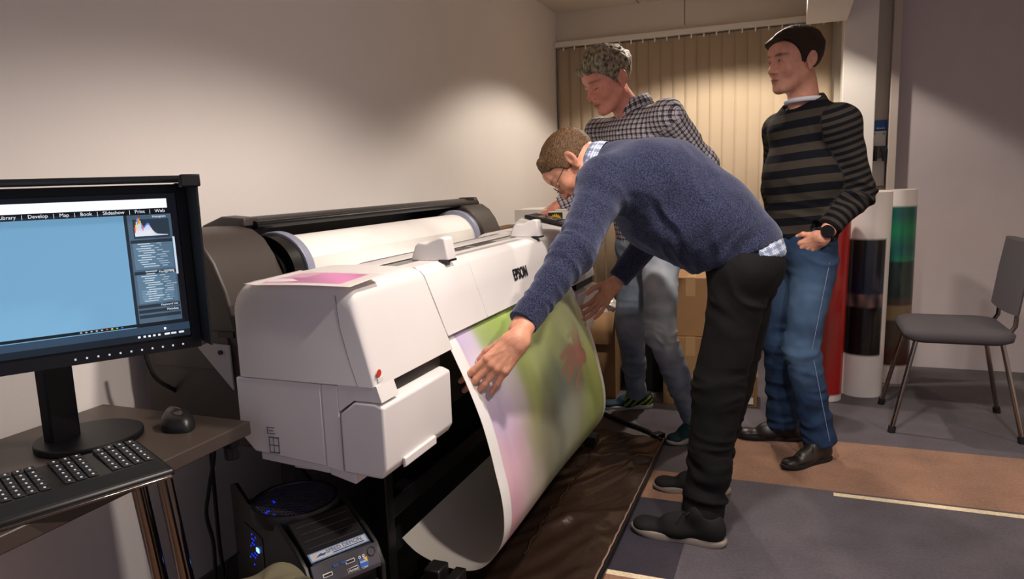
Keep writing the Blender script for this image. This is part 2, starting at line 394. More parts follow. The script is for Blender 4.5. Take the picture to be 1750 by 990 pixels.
# glass strip and feed guide
MB().box((-1.036,1.575,1.026),(-.988,2.70,1.0302)).build('glass_strip', 'glassstrip', PR)
MB().box((-1.047,1.54,1.020),(-1.036,2.90,1.0312)).build('dark_edge_line', 'darkplastic', PR)  # thin dark edge line behind the glass
b = MB(); b.prism([(-1.048,1.032),(-1.13,1.030),(-1.27,.975),(-1.27,.94),(-1.048,.99)], 1.635, 2.80); b.build('feed_guide', 'shell', PR, bevel=0.003)
for k, yy in enumerate((2.05, 2.11, 2.2)):
    MB().box((-1.03,yy,1.0301),(-1.0,yy+(.035 if k<2 else .16),1.0308)).build('carriage_mark', 'darkplastic', PR)
# saddle-shaped roller grips
for ya in (1.765, 2.53):
    b = MB(); pr = [(-1.015,1.030),(-.998,1.074),(-.985,1.083),(-.962,1.080),(-.938,1.091),(-.918,1.098),(-.903,1.094),(-.894,1.036),(-.894,1.030)]
    b.prism(pr, ya, ya+.052); k_ = b.build('roller_grip', 'shell', PR, bevel=0.009, segs=4)
    MB().box((-.925,ya-.001,1.028),(-.893,ya+.05,1.034)).build('grip_foot', 'darkplastic', k_ if False else PR)
# control panel: white wedge, black glossy tablet
b = MB().prism([(-1.15,1.03),(-1.15,1.06),(-1.125,1.078),(-.935,1.036),(-.93,1.03)], 2.93, 3.15); b.build('panel_wedge', 'shell', PR, bevel=0.004)
ang = math.atan2(.042, .19); F = np.array([[math.cos(ang),0,math.sin(ang)],[0,1,0],[-math.sin(ang),0,math.cos(ang)]])
cp = np.array([-1.02, 3.03, 1.066])
tb = MB().obox(cp, .095, .075, .007, F).build('control_screen', 'darkplastic', PR, bevel=0.004)
MB().obox(cp + F @ np.array([.0,0,.0078]), .045, .05, .0006, F).build('screen_glass', 'screenglass', PR)
b = MB()
for i in range(3):
    for j in range(3): b.obox(cp + F @ np.array([.062+.012*i-.0, -.04+.03*j, .0078]), .004, .008, .0006, F)
b.build('panel_keys', 'hubgrey', PR)
MB().obox(cp + F @ np.array([-.075,-.055,.0078]), .004, .006, .0008, F).build('power_lamp', 'ledblue', PR)
# roll bay: dark housings, back trough, hubs, open roll cover
RP = [(-1.60,.60),(-1.60,1.06),(-1.585,1.11),(-1.55,1.138),(-1.50,1.149),(-1.44,1.148),(-1.395,1.137),(-1.36,1.113),(-1.33,1.07),(-1.30,1.0),(-1.275,.90),(-1.262,.80),(-1.262,.60)]
for ya, yb in ((1.345, 1.575), (2.93, 3.15)):
    MB().prism(RP, ya, yb).build('roll_housing', 'brownblack', PR, bevel=0.008, segs=3)
MB().box((-1.33,1.338,.885),(-1.28,1.345,.90)).build('housing_catch', 'darkplastic', PR)
MB().box((-1.55,1.339,.80),(-1.30,1.344,.90)).build('side_hatch', 'brownblack', PR, bevel=0.002)
b = MB().box((-1.60,1.575,.60),(-1.27,2.93,.86)).prism([(-1.60,.86),(-1.60,1.12),(-1.55,1.14),(-1.55,1.0),(-1.50,.90),(-1.27,.87)], 1.575, 2.93); b.build('roll_trough', 'darkplastic', PR)
MB().box((-1.262,1.60,.60),(-.93,2.86,.83)).build('inner_chassis', 'darkplastic', PR)
b = MB(); n = 9
outer = [(-1.56+.105*math.sin(a*1.25), 1.075+.088*math.cos((a-1)*0+a*1.25-.65)) for a in [i/(n-1) for i in range(n)]]
outer = [(-1.585,1.128),(-1.565,1.147),(-1.535,1.160),(-1.50,1.167),(-1.465,1.166),(-1.44,1.158),(-1.425,1.145)]
inner = [(x-.002, z-.012) for x, z in outer[::-1]]
b.prism(outer+inner, 1.62, 3.12); b.build('roll_cover', 'darkplastic', PR, bevel=0.002)
b = MB().cyl((-1.415,1.60,1.146),(-1.415,3.12,1.146),.012,16); b.build('cover_edge_bar', 'steelblack', PR)
MB().prism([(-1.60,1.12),(-1.57,1.150),(-1.50,1.174),(-1.42,1.168),(-1.42,1.145)], 1.565, 1.625).build('cover_hinge', 'brownblack', PR, bevel=0.004)
MB().prism([(-1.50,1.14),(-1.50,1.172),(-1.42,1.172),(-1.41,1.15)], 3.10, 3.135).build('cover_hinge', 'brownblack', PR, bevel=0.004)
MB().obox((-1.44,2.86,1.135), .012, .08, .002, np.eye(3)).build('cover_label', 'stickerwhite', PR)
for ya, s in ((1.60, 1), (2.905, -1)):
    c = (-1.40, ya, 1.003)
    b = MB(); b.lathe([(.02,.0*s),(.075,0),(.078,.01*s),(.080,.03*s),(.110,.032*s),(.114,.0*s+.0),(.114,.05*s),(.02,.05*s)], c, 48, 'y'); h_ = b.build('roll_hub', 'darkplastic', PR, angle=50)
    b = MB(); b.lathe([(.100,.052*s),(.119,.052*s),(.121,.056*s),(.121,.080*s),(.119,.084*s),(.06,.084*s)], c, 48, 'y'); b.build('hub_ring', 'hubgrey', PR).parent = h_
    b = MB(); b.lathe([(.068,.006*s),(.072,-.004*s),(.062,-.006*s),(.05,.004*s)], c, 6, 'y'); b.build('hub_lock', 'brownblack', PR).parent = h_
# white angled bracket under the housing
b = MB(); pts = [aty(px, py, 1.345) for px, py in ((344,592),(360,585),(397,589),(405,665))]
b.prism([(p[0], p[2]) for p in pts], 1.333, 1.338, 'y'); b.build('side_bracket', 'shell_in', PR)
q = aty(376, 603, 1.33); MB().cyl((q[0],1.334,q[2]),(q[0],1.328,q[2]),.006,12).build('bracket_screw', 'steelblack', PR)
MB().tube([(-.9434,1.2995,1.009),(-.9372,1.2995,.937),(-.9175,1.2995,.857),(-.9004,1.2995,.802)], .0007, 6).build('edge_seam', 'seamline', PR)
# small under-lip mouldings
b = MB()
b.prism([(-1.20,.592),(-1.20,.612),(-1.0,.600),(-1.0,.580)], 1.31, 1.36).prism([(-1.0,.578),(-1.0,.602),(-.93,.595),(-.93,.562)], 1.31, 1.37).box((-1.12,1.33,.572),(-1.07,1.40,.60))
b.build('under_lip', 'shell', PR, bevel=0.003)
# slot recess above the print and inner guide plate
MB().prism([(-.935,.985),(-.905,.86),(-.885,.80),(-.895,.80),(-.95,.93)], 1.70, 2.78).build('paper_guide', 'shell_in', PR)
# stand: uprights, feet, cross beam, front clamps
for y in (1.62, 2.98):
    MB().box((-1.10,y-.02,.06),(-1.04,y+.02,.60)).box((-1.40,y-.02,.06),(-1.34,y+.02,.60)).build('stand_leg', 'steelblack', PR, bevel=0.004)
    f_ = MB().box((-1.50,y-.03,.055),(-.80,y+.03,.10)).build('stand_foot', 'steelblack', PR, bevel=0.006)
    for xx in (-1.42, -.84): MB().cyl((xx,y-.014,.028),(xx,y+.014,.028),.028,20).box((xx-.015,y-.018,.03),(xx+.015,y+.018,.06)).build('caster', 'darkplastic', PR)
MB().box((-1.095,1.64,.30),(-1.045,2.96,.36)).build('cross_beam', 'steelblack', PR, bevel=0.004)
# lettering and stickers
N = np.array([1, 0, 0.235]); Fp = frame(N, (0,0,1))
Fp = frame((1,0,.22)); 
c = atx(891, 469, -.874); text('brand_lettering', 'EPSON', (-.8795+.0028, c[1], c[2]+.004), frame((1,0,.235)), .052, 'logo_black', PR, bold=.0012, sx=.82)
FM_ = frame((1,0,.235)); mb_ = np.array([-.8655,3.045,.845])
b = MB().obox(mb_+FM_@np.array([-.012,.034,.0]), .014, .0035, .0006, FM_).obox(mb_+FM_@np.array([.020,.036,.0]), .012, .0035, .0006, FM_); b.build('faint_lettering', 'shell_in', PR)
b = MB().obox(mb_+FM_@np.array([-.030,-.012,.0]), .012, .003, .0008, FM_).obox(mb_+FM_@np.array([-.0205,.0,.0]), .0022, .013, .0008, FM_); b.build('model_mark', 'logo_black', PR)
MB().obox((-.8655,3.045,.845), .013, .016, .0008, frame((1,0,.26))).build('model_badge', 'logo_black', PR)
b = MB().lathe([(.0005,0.0),(.009,0),(.009,.0008),(.0005,.0008)], (-.8545,1.318,.832), 20, 'x'); b.build('red_sticker', 'stickerred', PR)
MB().box((-.857,1.312,.812),(-.8535,1.332,.822)).build('sticker_caption', 'stickerwhite', PR)
b = MB()
for (x0, z0, x1, z1) in ((-1.165,.655,-1.135,.658),(-1.165,.617,-1.135,.620),(-1.165,.617,-1.1625,.658),(-1.1375,.617,-1.135,.658),(-1.165,.636,-1.135,.638),(-1.152,.617,-1.150,.658),(-1.168,.665,-1.145,.667),(-1.163,.672,-1.15,.674),(-1.168,.680,-1.145,.682),(-1.168,.665,-1.166,.682)):
    b.box((x0,1.3006,z0),(x1,1.3014,z1))
b.build('rating_label', 'seamline', PR)

# ------------------------------------------------------------------ paper roll in the bay
mat('paperwhite', '#f3efe9', 0.65, spec=0.3)
pr = thing('paper_roll', 'big roll of blank white photo paper mounted in the printer', 'paper roll', (-1.40, 2.25, .89))
MB().cyl((-1.40,1.69,1.0),(-1.40,2.82,1.0),.106,64).build('rolled_paper', 'paperwhite', pr, angle=40)
MB().cyl((-1.40,1.685,1.0),(-1.40,2.825,1.0),.04,24).build('core', 'brownblack', pr)
P = np.array([[(x, y, z) for y in (1.70, 2.81)] for x, z in ((-1.302,1.045),(-1.29,1.0),(-1.27,.985),(-1.22,1.003),(-1.13,1.033))])
MB().grid(P).build('loose_end', 'paperwhite', pr, solid=0.0006)

# ------------------------------------------------------------------ print coming out of the printer (colours live on the sheet: u across, v down)
prof = [(-.905,.862),(-.882,.838),(-.858,.806),(-.835,.757),(-.810,.700),(-.776,.610),(-.754,.53),(-.740,.465),(-.726,.40),(-.720,.345),(-.722,.29),(-.736,.245),(-.762,.205),(-.795,.175),(-.835,.160),(-.885,.158),(-.945,.168),(-1.0,.190),(-1.043,.225)]
def catmull(pts, per):
    pts = np.array(pts, float); out = []
    for i in range(len(pts)-1):
        p0, p1, p2, p3 = pts[max(i-1,0)], pts[i], pts[i+1], pts[min(i+2,len(pts)-1)]
        for k in range(per):
            t = k/per; out.append(.5*((2*p1)+(-p0+p2)*t+(2*p0-5*p1+4*p2-p3)*t*t+(-p0+3*p1-3*p2+p3)*t**3))
    out.append(pts[-1]); return np.array(out)
pc = catmull(prof, 12); NV = len(pc); NU = 200
us = np.linspace(0, 1, NU); YL, YR = 1.675, 2.80
ds = np.r_[0, np.cumsum(np.linalg.norm(np.diff(pc, axis=0), axis=1))]; LEN = ds[-1]
LIT_SAMPLES = [(0.077, 0.103, (215, 205, 225)), (0.056, 0.07, (160, 140, 200)), (0.205, 0.083, (150, 175, 90)), (0.294, 0.076, (150, 180, 70)), (0.392, 0.11, (170, 200, 90)), (0.421, 0.2, (190, 205, 120)), (0.236, 0.224, (205, 200, 200)), (0.132, 0.227, (205, 195, 215)), (0.113, 0.273, (180, 165, 205)), (0.13, 0.332, (190, 170, 205)), (0.129, 0.401, (205, 165, 195)), (0.13, 0.471, (215, 165, 190)), (0.083, 0.536, (205, 150, 175)), (0.041, 0.601, (205, 155, 170)), (0.078, 0.585, (200, 150, 165)), (0.342, 0.257, (165, 180, 90)), (0.35, 0.337, (140, 150, 70)), (0.271, 0.385, (140, 140, 80)), (0.273, 0.46, (130, 130, 90)), (0.285, 0.54, (135, 130, 115)), (0.257, 0.584, (175, 165, 150)), (0.218, 0.644, (190, 175, 165)), (0.245, 0.32, (195, 180, 195)), (0.216, 0.4, (170, 150, 160)), (0.507, 0.245, (185, 200, 120)), (0.627, 0.213, (185, 200, 110)), (0.771, 0.167, (200, 212, 140)), (0.944, 0.169, (205, 215, 160)), (0.48, 0.34, (115, 125, 75)), (0.481, 0.422, (95, 100, 80)), (0.486, 0.506, (105, 105, 90)), (0.441, 0.569, (120, 125, 100)), (0.528, 0.314, (120, 135, 90)), (0.576, 0.329, (110, 125, 110)), (0.565, 0.431, (120, 135, 125)), (0.581, 0.5, (130, 140, 120)), (0.668, 0.467, (140, 135, 120)), (0.628, 0.561, (150, 155, 120)), (0.568, 0.602, (150, 160, 120)), (0.51, 0.645, (140, 145, 125)), (0.744, 0.516, (135, 145, 80)), (0.773, 0.595, (150, 160, 95)), (0.817, 0.518, (150, 165, 70)), (0.886, 0.471, (165, 180, 80)), (0.884, 0.422, (175, 190, 80)), (0.933, 0.34, (190, 200, 100)), (0.94, 0.269, (200, 208, 140)), (0.96, 0.218, (205, 212, 160)), (0.68, 0.316, (150, 160, 110)), (0.614, 0.253, (170, 185, 115)), (0.415, 0.438, (100, 100, 75)), (0.342, 0.469, (110, 110, 80)), (0.658, 0.387, (140, 145, 120)), (0.722, 0.441, (130, 125, 100)), (0.083, 0.175, (215, 205, 215)), (0.555, 0.172, (185, 205, 110)), (0.379, 0.168, (165, 195, 80)), (0.346, 0.509, (110, 110, 85)), (0.173, 0.437, (190, 150, 165)), (0.183, 0.495, (170, 150, 150)), (0.051, 0.436, (215, 175, 190)), (0.144, 0.548, (205, 180, 185)), (0.243, 0.616, (190, 180, 170))]  # picture colours with some warm room light baked in
HANDG = (0.86, 0.215, 1.125, 1.021)
HANDSEG = [((0.86, 0.215), (0.821, 0.275), 0.024, 0.038400000000000004), ((0.821, 0.275), (0.797, 0.315), 0.04000000000000001, 0.044800000000000006), ((0.797, 0.315), (0.845, 0.335), 0.0368, 0.032), ((0.758, 0.275), (0.643, 0.286), 0.0144, 0.011200000000000002), ((0.745, 0.303), (0.626, 0.335), 0.0152, 0.011200000000000002), ((0.774, 0.325), (0.653, 0.374), 0.0144, 0.0104), ((0.826, 0.34), (0.714, 0.413), 0.0128, 0.0088), ((0.806, 0.231), (0.758, 0.237), 0.009600000000000001, 0.008)]

def lin(c): c = np.asarray(c, float)/255; return np.where(c <= .04045, c/12.92, ((c+.055)/1.055)**2.4)
U, V = np.meshgrid(us, ds/LEN)            # (NV, NU)
S = np.array([(u, v) for u, v, _ in LIT_SAMPLES]); SC = lin([c for _, _, c in LIT_SAMPLES])
num = np.zeros(U.shape + (3,)); den = np.zeros(U.shape)
for (su, sv), c in zip(S, SC):
    wgt = np.exp(-(((U-su)/.052)**2 + ((V-sv)/.062)**2)) + 1e-5/(.01+(U-su)**2+(V-sv)**2); num += wgt[..., None]*c; den += wgt
col = num/den[..., None]
# soft vertical streaks inside the picture
for k in range(26):
    cu, wd, am = rng.uniform(.05,.95), rng.uniform(.008,.03), rng.uniform(-.07,.09)
    c0, ln = rng.uniform(.1,.6), rng.uniform(.08,.3)
    bend = .04*np.sin(V*5+k)
    col *= (1 + am*np.exp(-((U-cu-bend)/wd)**2 - ((V-c0)/ln)**2))[..., None]
# the printed hand: palm and four fingers reaching down
HU, HV, KU, KV = HANDG
def seg(a, b_, r0, r1):
    a = np.array(a); b_ = np.array(b_); dx = (U-a[0])*KU; dy = (V-a[1])*KV; ex = (b_[0]-a[0])*KU; ey = (b_[1]-a[1])*KV
    t = np.clip((dx*ex+dy*ey)/(ex*ex+ey*ey+1e-9), 0, 1); return np.hypot(dx-t*ex, dy-t*ey) - (r0+(r1-r0)*t)
hd = np.full(U.shape, 9.)
for a, b_, r0, r1 in HANDSEG:
    dd = seg(a, b_, r0, r1); h_ = np.clip(.5+.5*(hd-dd)/.012, 0, 1); hd = hd*(1-h_)+dd*h_ - .012*h_*(1-h_)
mk = np.clip(.5 - hd/.006, 0, 1)
mk2 = mk * np.clip((V-HV+.02)/.10, .25, 1)
hc = lin([200,128,100])[None, None]*(1 - .25*np.clip((hd+.03)/.03, 0, 1))[..., None] + lin([150,70,60])*.25*np.clip((V-HV-.08)/.1,0,1)[..., None]
col = col*(1-mk2[..., None]) + hc*mk2[..., None]
# white margins
ML, MR = .048, .025
edge = np.clip((U-ML)/.002, 0, 1)*np.clip((1-MR-U)/.002, 0, 1)*np.clip((.80-V)/.003, 0, 1)
col = col*edge[..., None] + lin([238,232,232])*(1-edge[..., None])
tn = np.gradient(pc, axis=0); nn = np.c_[tn[:,1]*-1, tn[:,0]]; nn /= np.linalg.norm(nn, axis=1)[:,None]; nn = nn
def sheet(off):
    G = np.zeros((NV, NU, 3)); wob = .004*np.sin(us*7+1)[None,:]*np.sin(ds/LEN*3.1)[:,None]
    G[..., 0] = pc[:,0][:,None] + off*nn[:,0][:,None] + wob; G[..., 1] = YL + (YR-YL)*us[None,:]; G[..., 2] = pc[:,1][:,None] + off*nn[:,1][:,None]
    # the lower front corner of the leading edge is cut slightly
    return G
pm = attr_mat('printed', 'col', 0.32, spec=0.4, coat=0.15)
_n, _l = pm.node_tree.nodes, pm.node_tree.links           # photo paper lets a little light through
_tr = _n.new('ShaderNodeBsdfTranslucent'); _tr.inputs[0].default_value = (.92, .88, .80, 1); _mx = _n.new('ShaderNodeMixShader'); _mx.inputs[0].default_value = .22
_l.new(_n['Principled BSDF'].outputs[0], _mx.inputs[1]); _l.new(_tr.outputs[0], _mx.inputs[2]); _l.new(_mx.outputs[0], _n['Material Output'].inputs[0])
b = MB(); b.grid(sheet(0.0)); b.grid(sheet(-.0009)[:, ::-1])
gm = col.mean(2, keepdims=True); col = np.clip((col*.88+gm*.12)*1.22+.03, 0, .95)
cc = np.concatenate([col.reshape(-1,3), np.tile(lin([232,226,216]), (NV*NU,1))])
ps = b.build('large_print', 'printed', cols=cc, angle=180, org=(-.8,2.24,0.16))
tag(ps, 'big colourful print with a hand on green, curling out of the printer', 'print')

# ------------------------------------------------------------------ small pink test print on the near end of the printer
b = MB(); A, B_, Cc, D = np.array([-1.185,1.285,1.026]), np.array([-.893,1.284,1.029]), np.array([-.889,1.420,1.0385]), np.array([-1.141,1.436,1.0385])
nu, nv = 40, 30; G = np.zeros((nu, nv, 3)); pcx = np.zeros((nu, nv, 3))
for i in range(nu):
    for j in range(nv):
        u, v = i/(nu-1), j/(nv-1); p = (A*(1-u)+B_*u)*(1-v) + (D*(1-u)+Cc*u)*v
        lift = .0
        if p[0] < -1.17: pass
        G[i, j] = p + np.array([0,0,.003*math.sin(u*3)+ .0015 + (0.004*max(0,(.12-u))/.12)])
        ins = .10 < u < .86 and .14 < v < .90
        pcx[i, j] = lin([238,150,205])*(.9+.2*math.sin(7*u+5*v)) if ins else lin([242,234,232])
        if ins and v > .55 and u < .35: pcx[i, j] = lin([240,190,215])
b.grid(G); 
pk = b.build('test_print', 'printed', cols=pcx.reshape(-1,3), angle=180, solid=.0006)
tag(pk, 'small pink test print with white margins lying on the printer', 'print')

# ------------------------------------------------------------------ catch mat on the floor, its rod and seam
def satin():
    m_, N_, L_, P_ = new_mat('satin'); P_.inputs['Roughness'].default_value = .27; P_.inputs['Specular IOR Level'].default_value = .9
    P_.inputs['Metallic'].default_value = .45
    tc = N_.new('ShaderNodeTexCoord'); n = N_.new('ShaderNodeTexNoise'); n.inputs['Scale'].default_value = 6; n.inputs['Detail'].default_value = 6
    L_.new(tc.outputs['Object'], n.inputs['Vector']); mp = N_.new('ShaderNodeMapRange'); mp.inputs[3].default_value=.7; mp.inputs[4].default_value=1.2
    L_.new(n.outputs['Fac'], mp.inputs[0]); r = N_.new('ShaderNodeMix'); r.data_type='RGBA'; r.blend_type='MULTIPLY'; r.inputs[0].default_value=1; r.inputs[6].default_value=srgb('#3a2a21')
    L_.new(mp.outputs[0], r.inputs[7]); L_.new(r.outputs[2], P_.inputs['Base Color'])
    b_ = N_.new('ShaderNodeBump'); b_.inputs['Strength'].default_value=.25; b_.inputs['Distance'].default_value=.01
    n2 = N_.new('ShaderNodeTexNoise'); n2.inputs['Scale'].default_value=25; n2.inputs['Detail'].default_value=5; L_.new(tc.outputs['Object'], n2.inputs['Vector'])
    L_.new(n2.outputs['Fac'], b_.inputs['Height']); L_.new(b_.outputs[0], P_.inputs['Normal'])
satin(); mat('piping', '#8f7468', .4, bump=.4, bscale=120); mat('greycloth', '#57514e', .7, bump=.2, bscale=200)
cm = thing('catch_mat', 'shiny dark brown catch cloth stretched over the carpet below the print', 'cloth', (-.85, 2.6, 0))
nx, ny = 70, 130; G = np.zeros((nx, ny, 3))
for i in range(nx):
    for j in range(ny):
        u, v = i/(nx-1), j/(ny-1); x = -1.20 + u*(.655); y = 1.45 + v*1.77
        z = .032 + .013*math.sin(9*x+5*y) * math.sin(4.1*y-2*x) + .020*math.exp(-((y-2.95-.45*(x+.56))/.05)**2) + .010*math.exp(-((y-2.45-1.1*(x+.56))/.03)**2) + .008*math.exp(-((y-2.2+.5*(x+.56))/.035)**2) + .007*math.sin(23*y-14*x+2*math.sin(6*y))*(.4+.6*math.sin(3*y)**2)
        z += .006*math.sin(41*(y*.8-x*1.3)+3*math.sin(5*x))*.5
        z = .012 + (z-.012)*min(1, (1-u)*8+.25)
        G[i, j] = (x, y, max(z, .006))
MB().grid(G).build('cloth', 'satin', cm, angle=180)
G2 = G[20:69:1, 0:1]; 
b = MB(); pts = [(-.545 + .0018*math.sin(23*k/10), 1.45+.03*k, .020) for k in range(60)]; b.tube([p for p in pts if p[1] < 3.225], .0042, 8); b.build('edge_piping', 'piping', cm)
b = MB().cyl((-.533,1.45,.014),(-.545,3.23,.014),.010,12); b.build('edge_rod', 'steelblack', cm)
sl = []
for k in range(60):
    y = 2.02+.0175*k; x = -.80; i = int((x+1.20)/.655*(nx-1)); j = int((y-1.45)/1.77*(ny-1)); sl.append((x+.004*math.sin(k), y, G[i, min(j,ny-1), 2]+.002))
MB().tube(sl, .004, 6).build('seam_fold', 'satin', cm)
gc = MB(); P = np.array([[(x, y, .005+.006*math.sin(20*x+9*y)**2) for y in np.linspace(3.23,3.60,20)] for x in np.linspace(-1.02,-.60,30)])
P[:, :, 0] -= (P[:, :, 1]-3.23)*.9*((P[:, :, 0]+1.02)/.42)*.6
gc.grid(P); gc.build('grey_end_panel', 'greycloth', cm, angle=180)
b = MB(); q1 = atz(1031,707,.02); q2 = atz(1108,738,.02); q3 = atz(1132,754,.014)
b.tube([q1, q2, q3], .011, 12); b.build('end_rod', 'steelblack', cm)
MB().obox(atz(1124,745,.02), .022, .03, .014, frame((0,0,1),(.5,.8,0))).build('rod_corner', 'steelblack', cm, bevel=.004)
b = MB()
for k in range(26): b.box((-.95+.014*k,3.222,.012),(-.945+.014*k,3.228,.018))
b.build('stitching', 'piping', cm)
# black cloth hanging from the printer down to the mat
b = MB(); P = np.array([[(x + .012*math.sin(y*9+z*7), y, z + .01*math.sin(y*6)) for y in np.linspace(1.53, 2.95, 60)] for x, z in catmull([(-1.22,.58),(-1.19,.45),(-1.15,.30),(-1.12,.17),(-1.10,.07),(-1.08,.045)], 8)])
b.grid(P); hc_ = tag(b.build('hanging_cloth', 'blackcloth', angle=180, solid=.002), 'black cloth hanging beneath the printer down to the floor mat', 'cloth')
# black clamp blocks at the front of the catch frame
ck = thing('frame_clamp', 'black clamp block at the near corner of the catch cloth frame', 'clamp', (-.90,1.60,0))
b = MB().box((-.935,1.60,.04),(-.885,1.66,.188)).box((-.955,1.60,.04),(-.83,1.65,.15)); b.build('block', 'darkplastic', ck, bevel=.005)
MB().box((-.868,1.60,.04),(-.835,1.67,.172)).build('latch', 'darkplastic', ck, bevel=.004)
MB().cyl((-.98,1.63,.08),(-.80,1.63,.08),.014,14).build('bolt', 'steelblack', ck)
MB().cyl((-.88,1.46,.055),(-.88,1.62,.055),.016,14).build('side_rod', 'steelblack', ck)
# ------------------------------------------------------------------ desk
mat('desktop', '#463c36', 0.38, bump=.1, bscale=500, var=.05, vscale=20); mat('chromeleg', '#9a8f86', 0.12, metal=1.0); mat('rubber', '#0b0b0c', .7)
dk = thing('computer_desk', 'small dark grey desk on chrome legs against the left wall', 'desk', (-1.38, .75, 0))
MB().box((-1.625,.10,.688),(-1.155,1.235,.72)).build('desk_top', 'desktop', dk, bevel=.003)
MB().box((-1.60,.15,.65),(-1.57,1.20,.688)).box((-1.22,.15,.655),(-1.18,.17,.688)).build('top_frame', 'steelblack', dk, bevel=.002)
for (xt, yt, xb, yb) in ((-1.285,1.09,-1.225,1.12), (-1.35,1.075,-1.30,1.115), (-1.285,.25,-1.225,.22), (-1.35,.26,-1.30,.22)):
    MB().cyl((xt,yt,.688),(xb,yb,.0),.0165,24).build('leg', 'chromeleg', dk)
b = MB().box((-1.27,1.195,.662),(-1.18,1.225,.687)); b.cyl((-1.20,1.215,.688),(-1.20,1.215,.632),.018,16); b.build('corner_bracket', 'steelblack', dk, bevel=.002)
MB().box((-1.40,1.03,.655),(-1.24,1.05,.687)).build('leg_bracket', 'steelblack', dk, bevel=.002)

# ------------------------------------------------------------------ monitor with shading hood
mat('monblack', '#0c0d12', 0.45, spec=.4); mat('hoodcloth', '#0a0a0e', .85)
e = np.array([.545,.838,0]); nrm = np.array([.838,-.545,.045]); nrm /= np.linalg.norm(nrm); FM = frame(nrm); e = FM[:,0]; up = FM[:,1]; nrm = FM[:,2]
SHW, SHH = .250, .150
SC0 = np.array([-1.199,1.13,1.096]) - e*SHW
mo = thing('computer_monitor', 'black monitor with shading hood showing photo software on the desk', 'monitor', (-1.43, .98, .72))
def mp(s, t, d=0.0): return SC0 + e*((s-.5)*2*SHW) + up*((.5-t)*2*SHH) + nrm*d
b = MB().obox(SC0 - nrm*.022 - up*.004, SHW+.018, SHH+.022, .020, FM); b.build('monitor_case', 'monblack', mo, bevel=.004)
b = MB()
b.obox(SC0 + up*(SHH+.010), SHW+.018, .008, .006, FM); b.obox(SC0 - up*(SHH+.016), SHW+.018, .012, .006, FM)
b.obox(SC0 + e*(SHW+.010), .009, SHH+.02, .006, FM); b.obox(SC0 - e*(SHW+.010), .009, SHH+.02, .006, FM); b.build('bezel', 'monblack', mo)
hood_h = SHH+.020
for s_ in (1, -1):
    c = SC0 + e*s_*(SHW+.023) + up*.004
    poly = [c - nrm*.03 + up*(hood_h-.0), c + nrm*.105 + up*(hood_h), c + nrm*.085 - up*(hood_h), c + nrm*.0 - up*(hood_h), c - nrm*.03 - up*(hood_h*.8)]
    b = MB(); r0 = [p - e*.002 for p in poly]; r1 = [p + e*.002 for p in poly]; b.loft([r0, r1]); b.build('hood_side', 'hoodcloth', mo)
MB().obox(SC0 + up*(hood_h+.006) + nrm*.0375, SHW+.026, .003, .070, FM).build('hood_top', 'hoodcloth', mo)
for s_ in (1, -1): MB().obox(SC0 + e*s_*(SHW+.012) + up*(hood_h-.001) + nrm*.095, .018, .012, .014, FM).build('hood_corner', 'monblack', mo, bevel=.002)
MB().cyl((-1.41,1.03,.7205),(-1.41,1.03,.735),.105,48).build('stand_base', 'monblack', mo, bevel=.003)
MB().box((-1.465,.965,.73),(-1.435,1.03,1.12)).build('stand_column', 'monblack', mo, bevel=.004)
mat('keywhite', '#dfe4ea', .5)
b = MB()
for i in range(11): b.obox(SC0 - up*(SHH+.017) + e*(SHW-.018-.0145*i*1.35) + nrm*.0065, .0016, .0018, .0006, FM)
emit_mat('buttonlight', '#cfd8e6', .9); b.build('button_marks', 'buttonlight', mo)
# the picture on the screen, built of flat coloured fields
scr = MB(); scol = []
def fld(s0, t0, s1, t1, c, d=.0004):
    scr.add([mp(s0,t1,d), mp(s1,t1,d), mp(s1,t0,d), mp(s0,t0,d)], [(0,1,2,3)]); scol.extend([lin(c)]*4)
fld(0,0,1,1,(12,14,20),.0003)
fld(0,.035,.965,.098,(235,242,250)); fld(0,.14,.80,.92,(98,142,172)); fld(.80,.14,.812,.92,(30,38,48),.0005)
fld(.812,.14,.975,.88,(66,86,104))
fld(.0,.122,.78,.14,(28,36,46),.0005); fld(.83,.17,.965,.30,(40,52,64),.0006)
rr = random.Random(3)
for i in range(34):
    s0 = .835 + i*.0036; tt = i/34; hgt = .085*math.exp(-((tt-.12)/.1)**2) + .06*math.exp(-((tt-.4)/.14)**2) + .03*(1-tt)*.7 + .004
    fld(s0, .285-hgt, s0+.0036, .285, (190,196,206), .0008)
    if i < 9: fld(s0, .285-hgt-.018, s0+.0036, .285-hgt+.02, [(210,90,60),(230,150,70),(210,200,90),(90,150,230)][i % 4], .0009)
    if 9 <= i < 16: fld(s0, .285-hgt-.012, s0+.0036, .285-hgt, (80,120,220), .0009)
for (t0, t1) in ((.325,.51),(.545,.745)): fld(.822,t0,.968,t1,(78,104,124),.0006)
for t0 in (.31,.525,.755,.79,.825): fld(.815,t0,.972,t0+.022,(34,44,54),.0007)
for k in range(26):
    t0 = .335 + k*.0155 + (.02 if k > 10 else 0)
    if t0 > .735: break
    s0 = .832 + rr.random()*.03; 
    fld(s0, t0, s0+.03+rr.random()*.03, t0+.0055, (170,185,196), .0008); fld(s0+.07, t0, s0+.075+rr.random()*.035, t0+.0055, (150,168,182), .0008)
for i in range(3):
    for j in range(4):
        fld(.835+i*.043, .655+j*.018, .868+i*.043, .668+j*.018, (96,122,142), .0007)
fld(.972,.30,.980,.56,(190,205,216),.0009)
fld(0,.88,.985,.90,(18,24,30),.0006); fld(0,.905,1,.955,(40,58,76),.0006); fld(0,.955,1,1,(20,28,36),.0007)
for k, c in enumerate(((150,150,150),(150,150,150),(150,150,150),(150,150,150),(150,150,150),(200,60,60),(200,180,60),(80,180,80),(60,90,200))):
    fld(.60+k*.018,.885,.607+k*.018,.894,c,.0009)
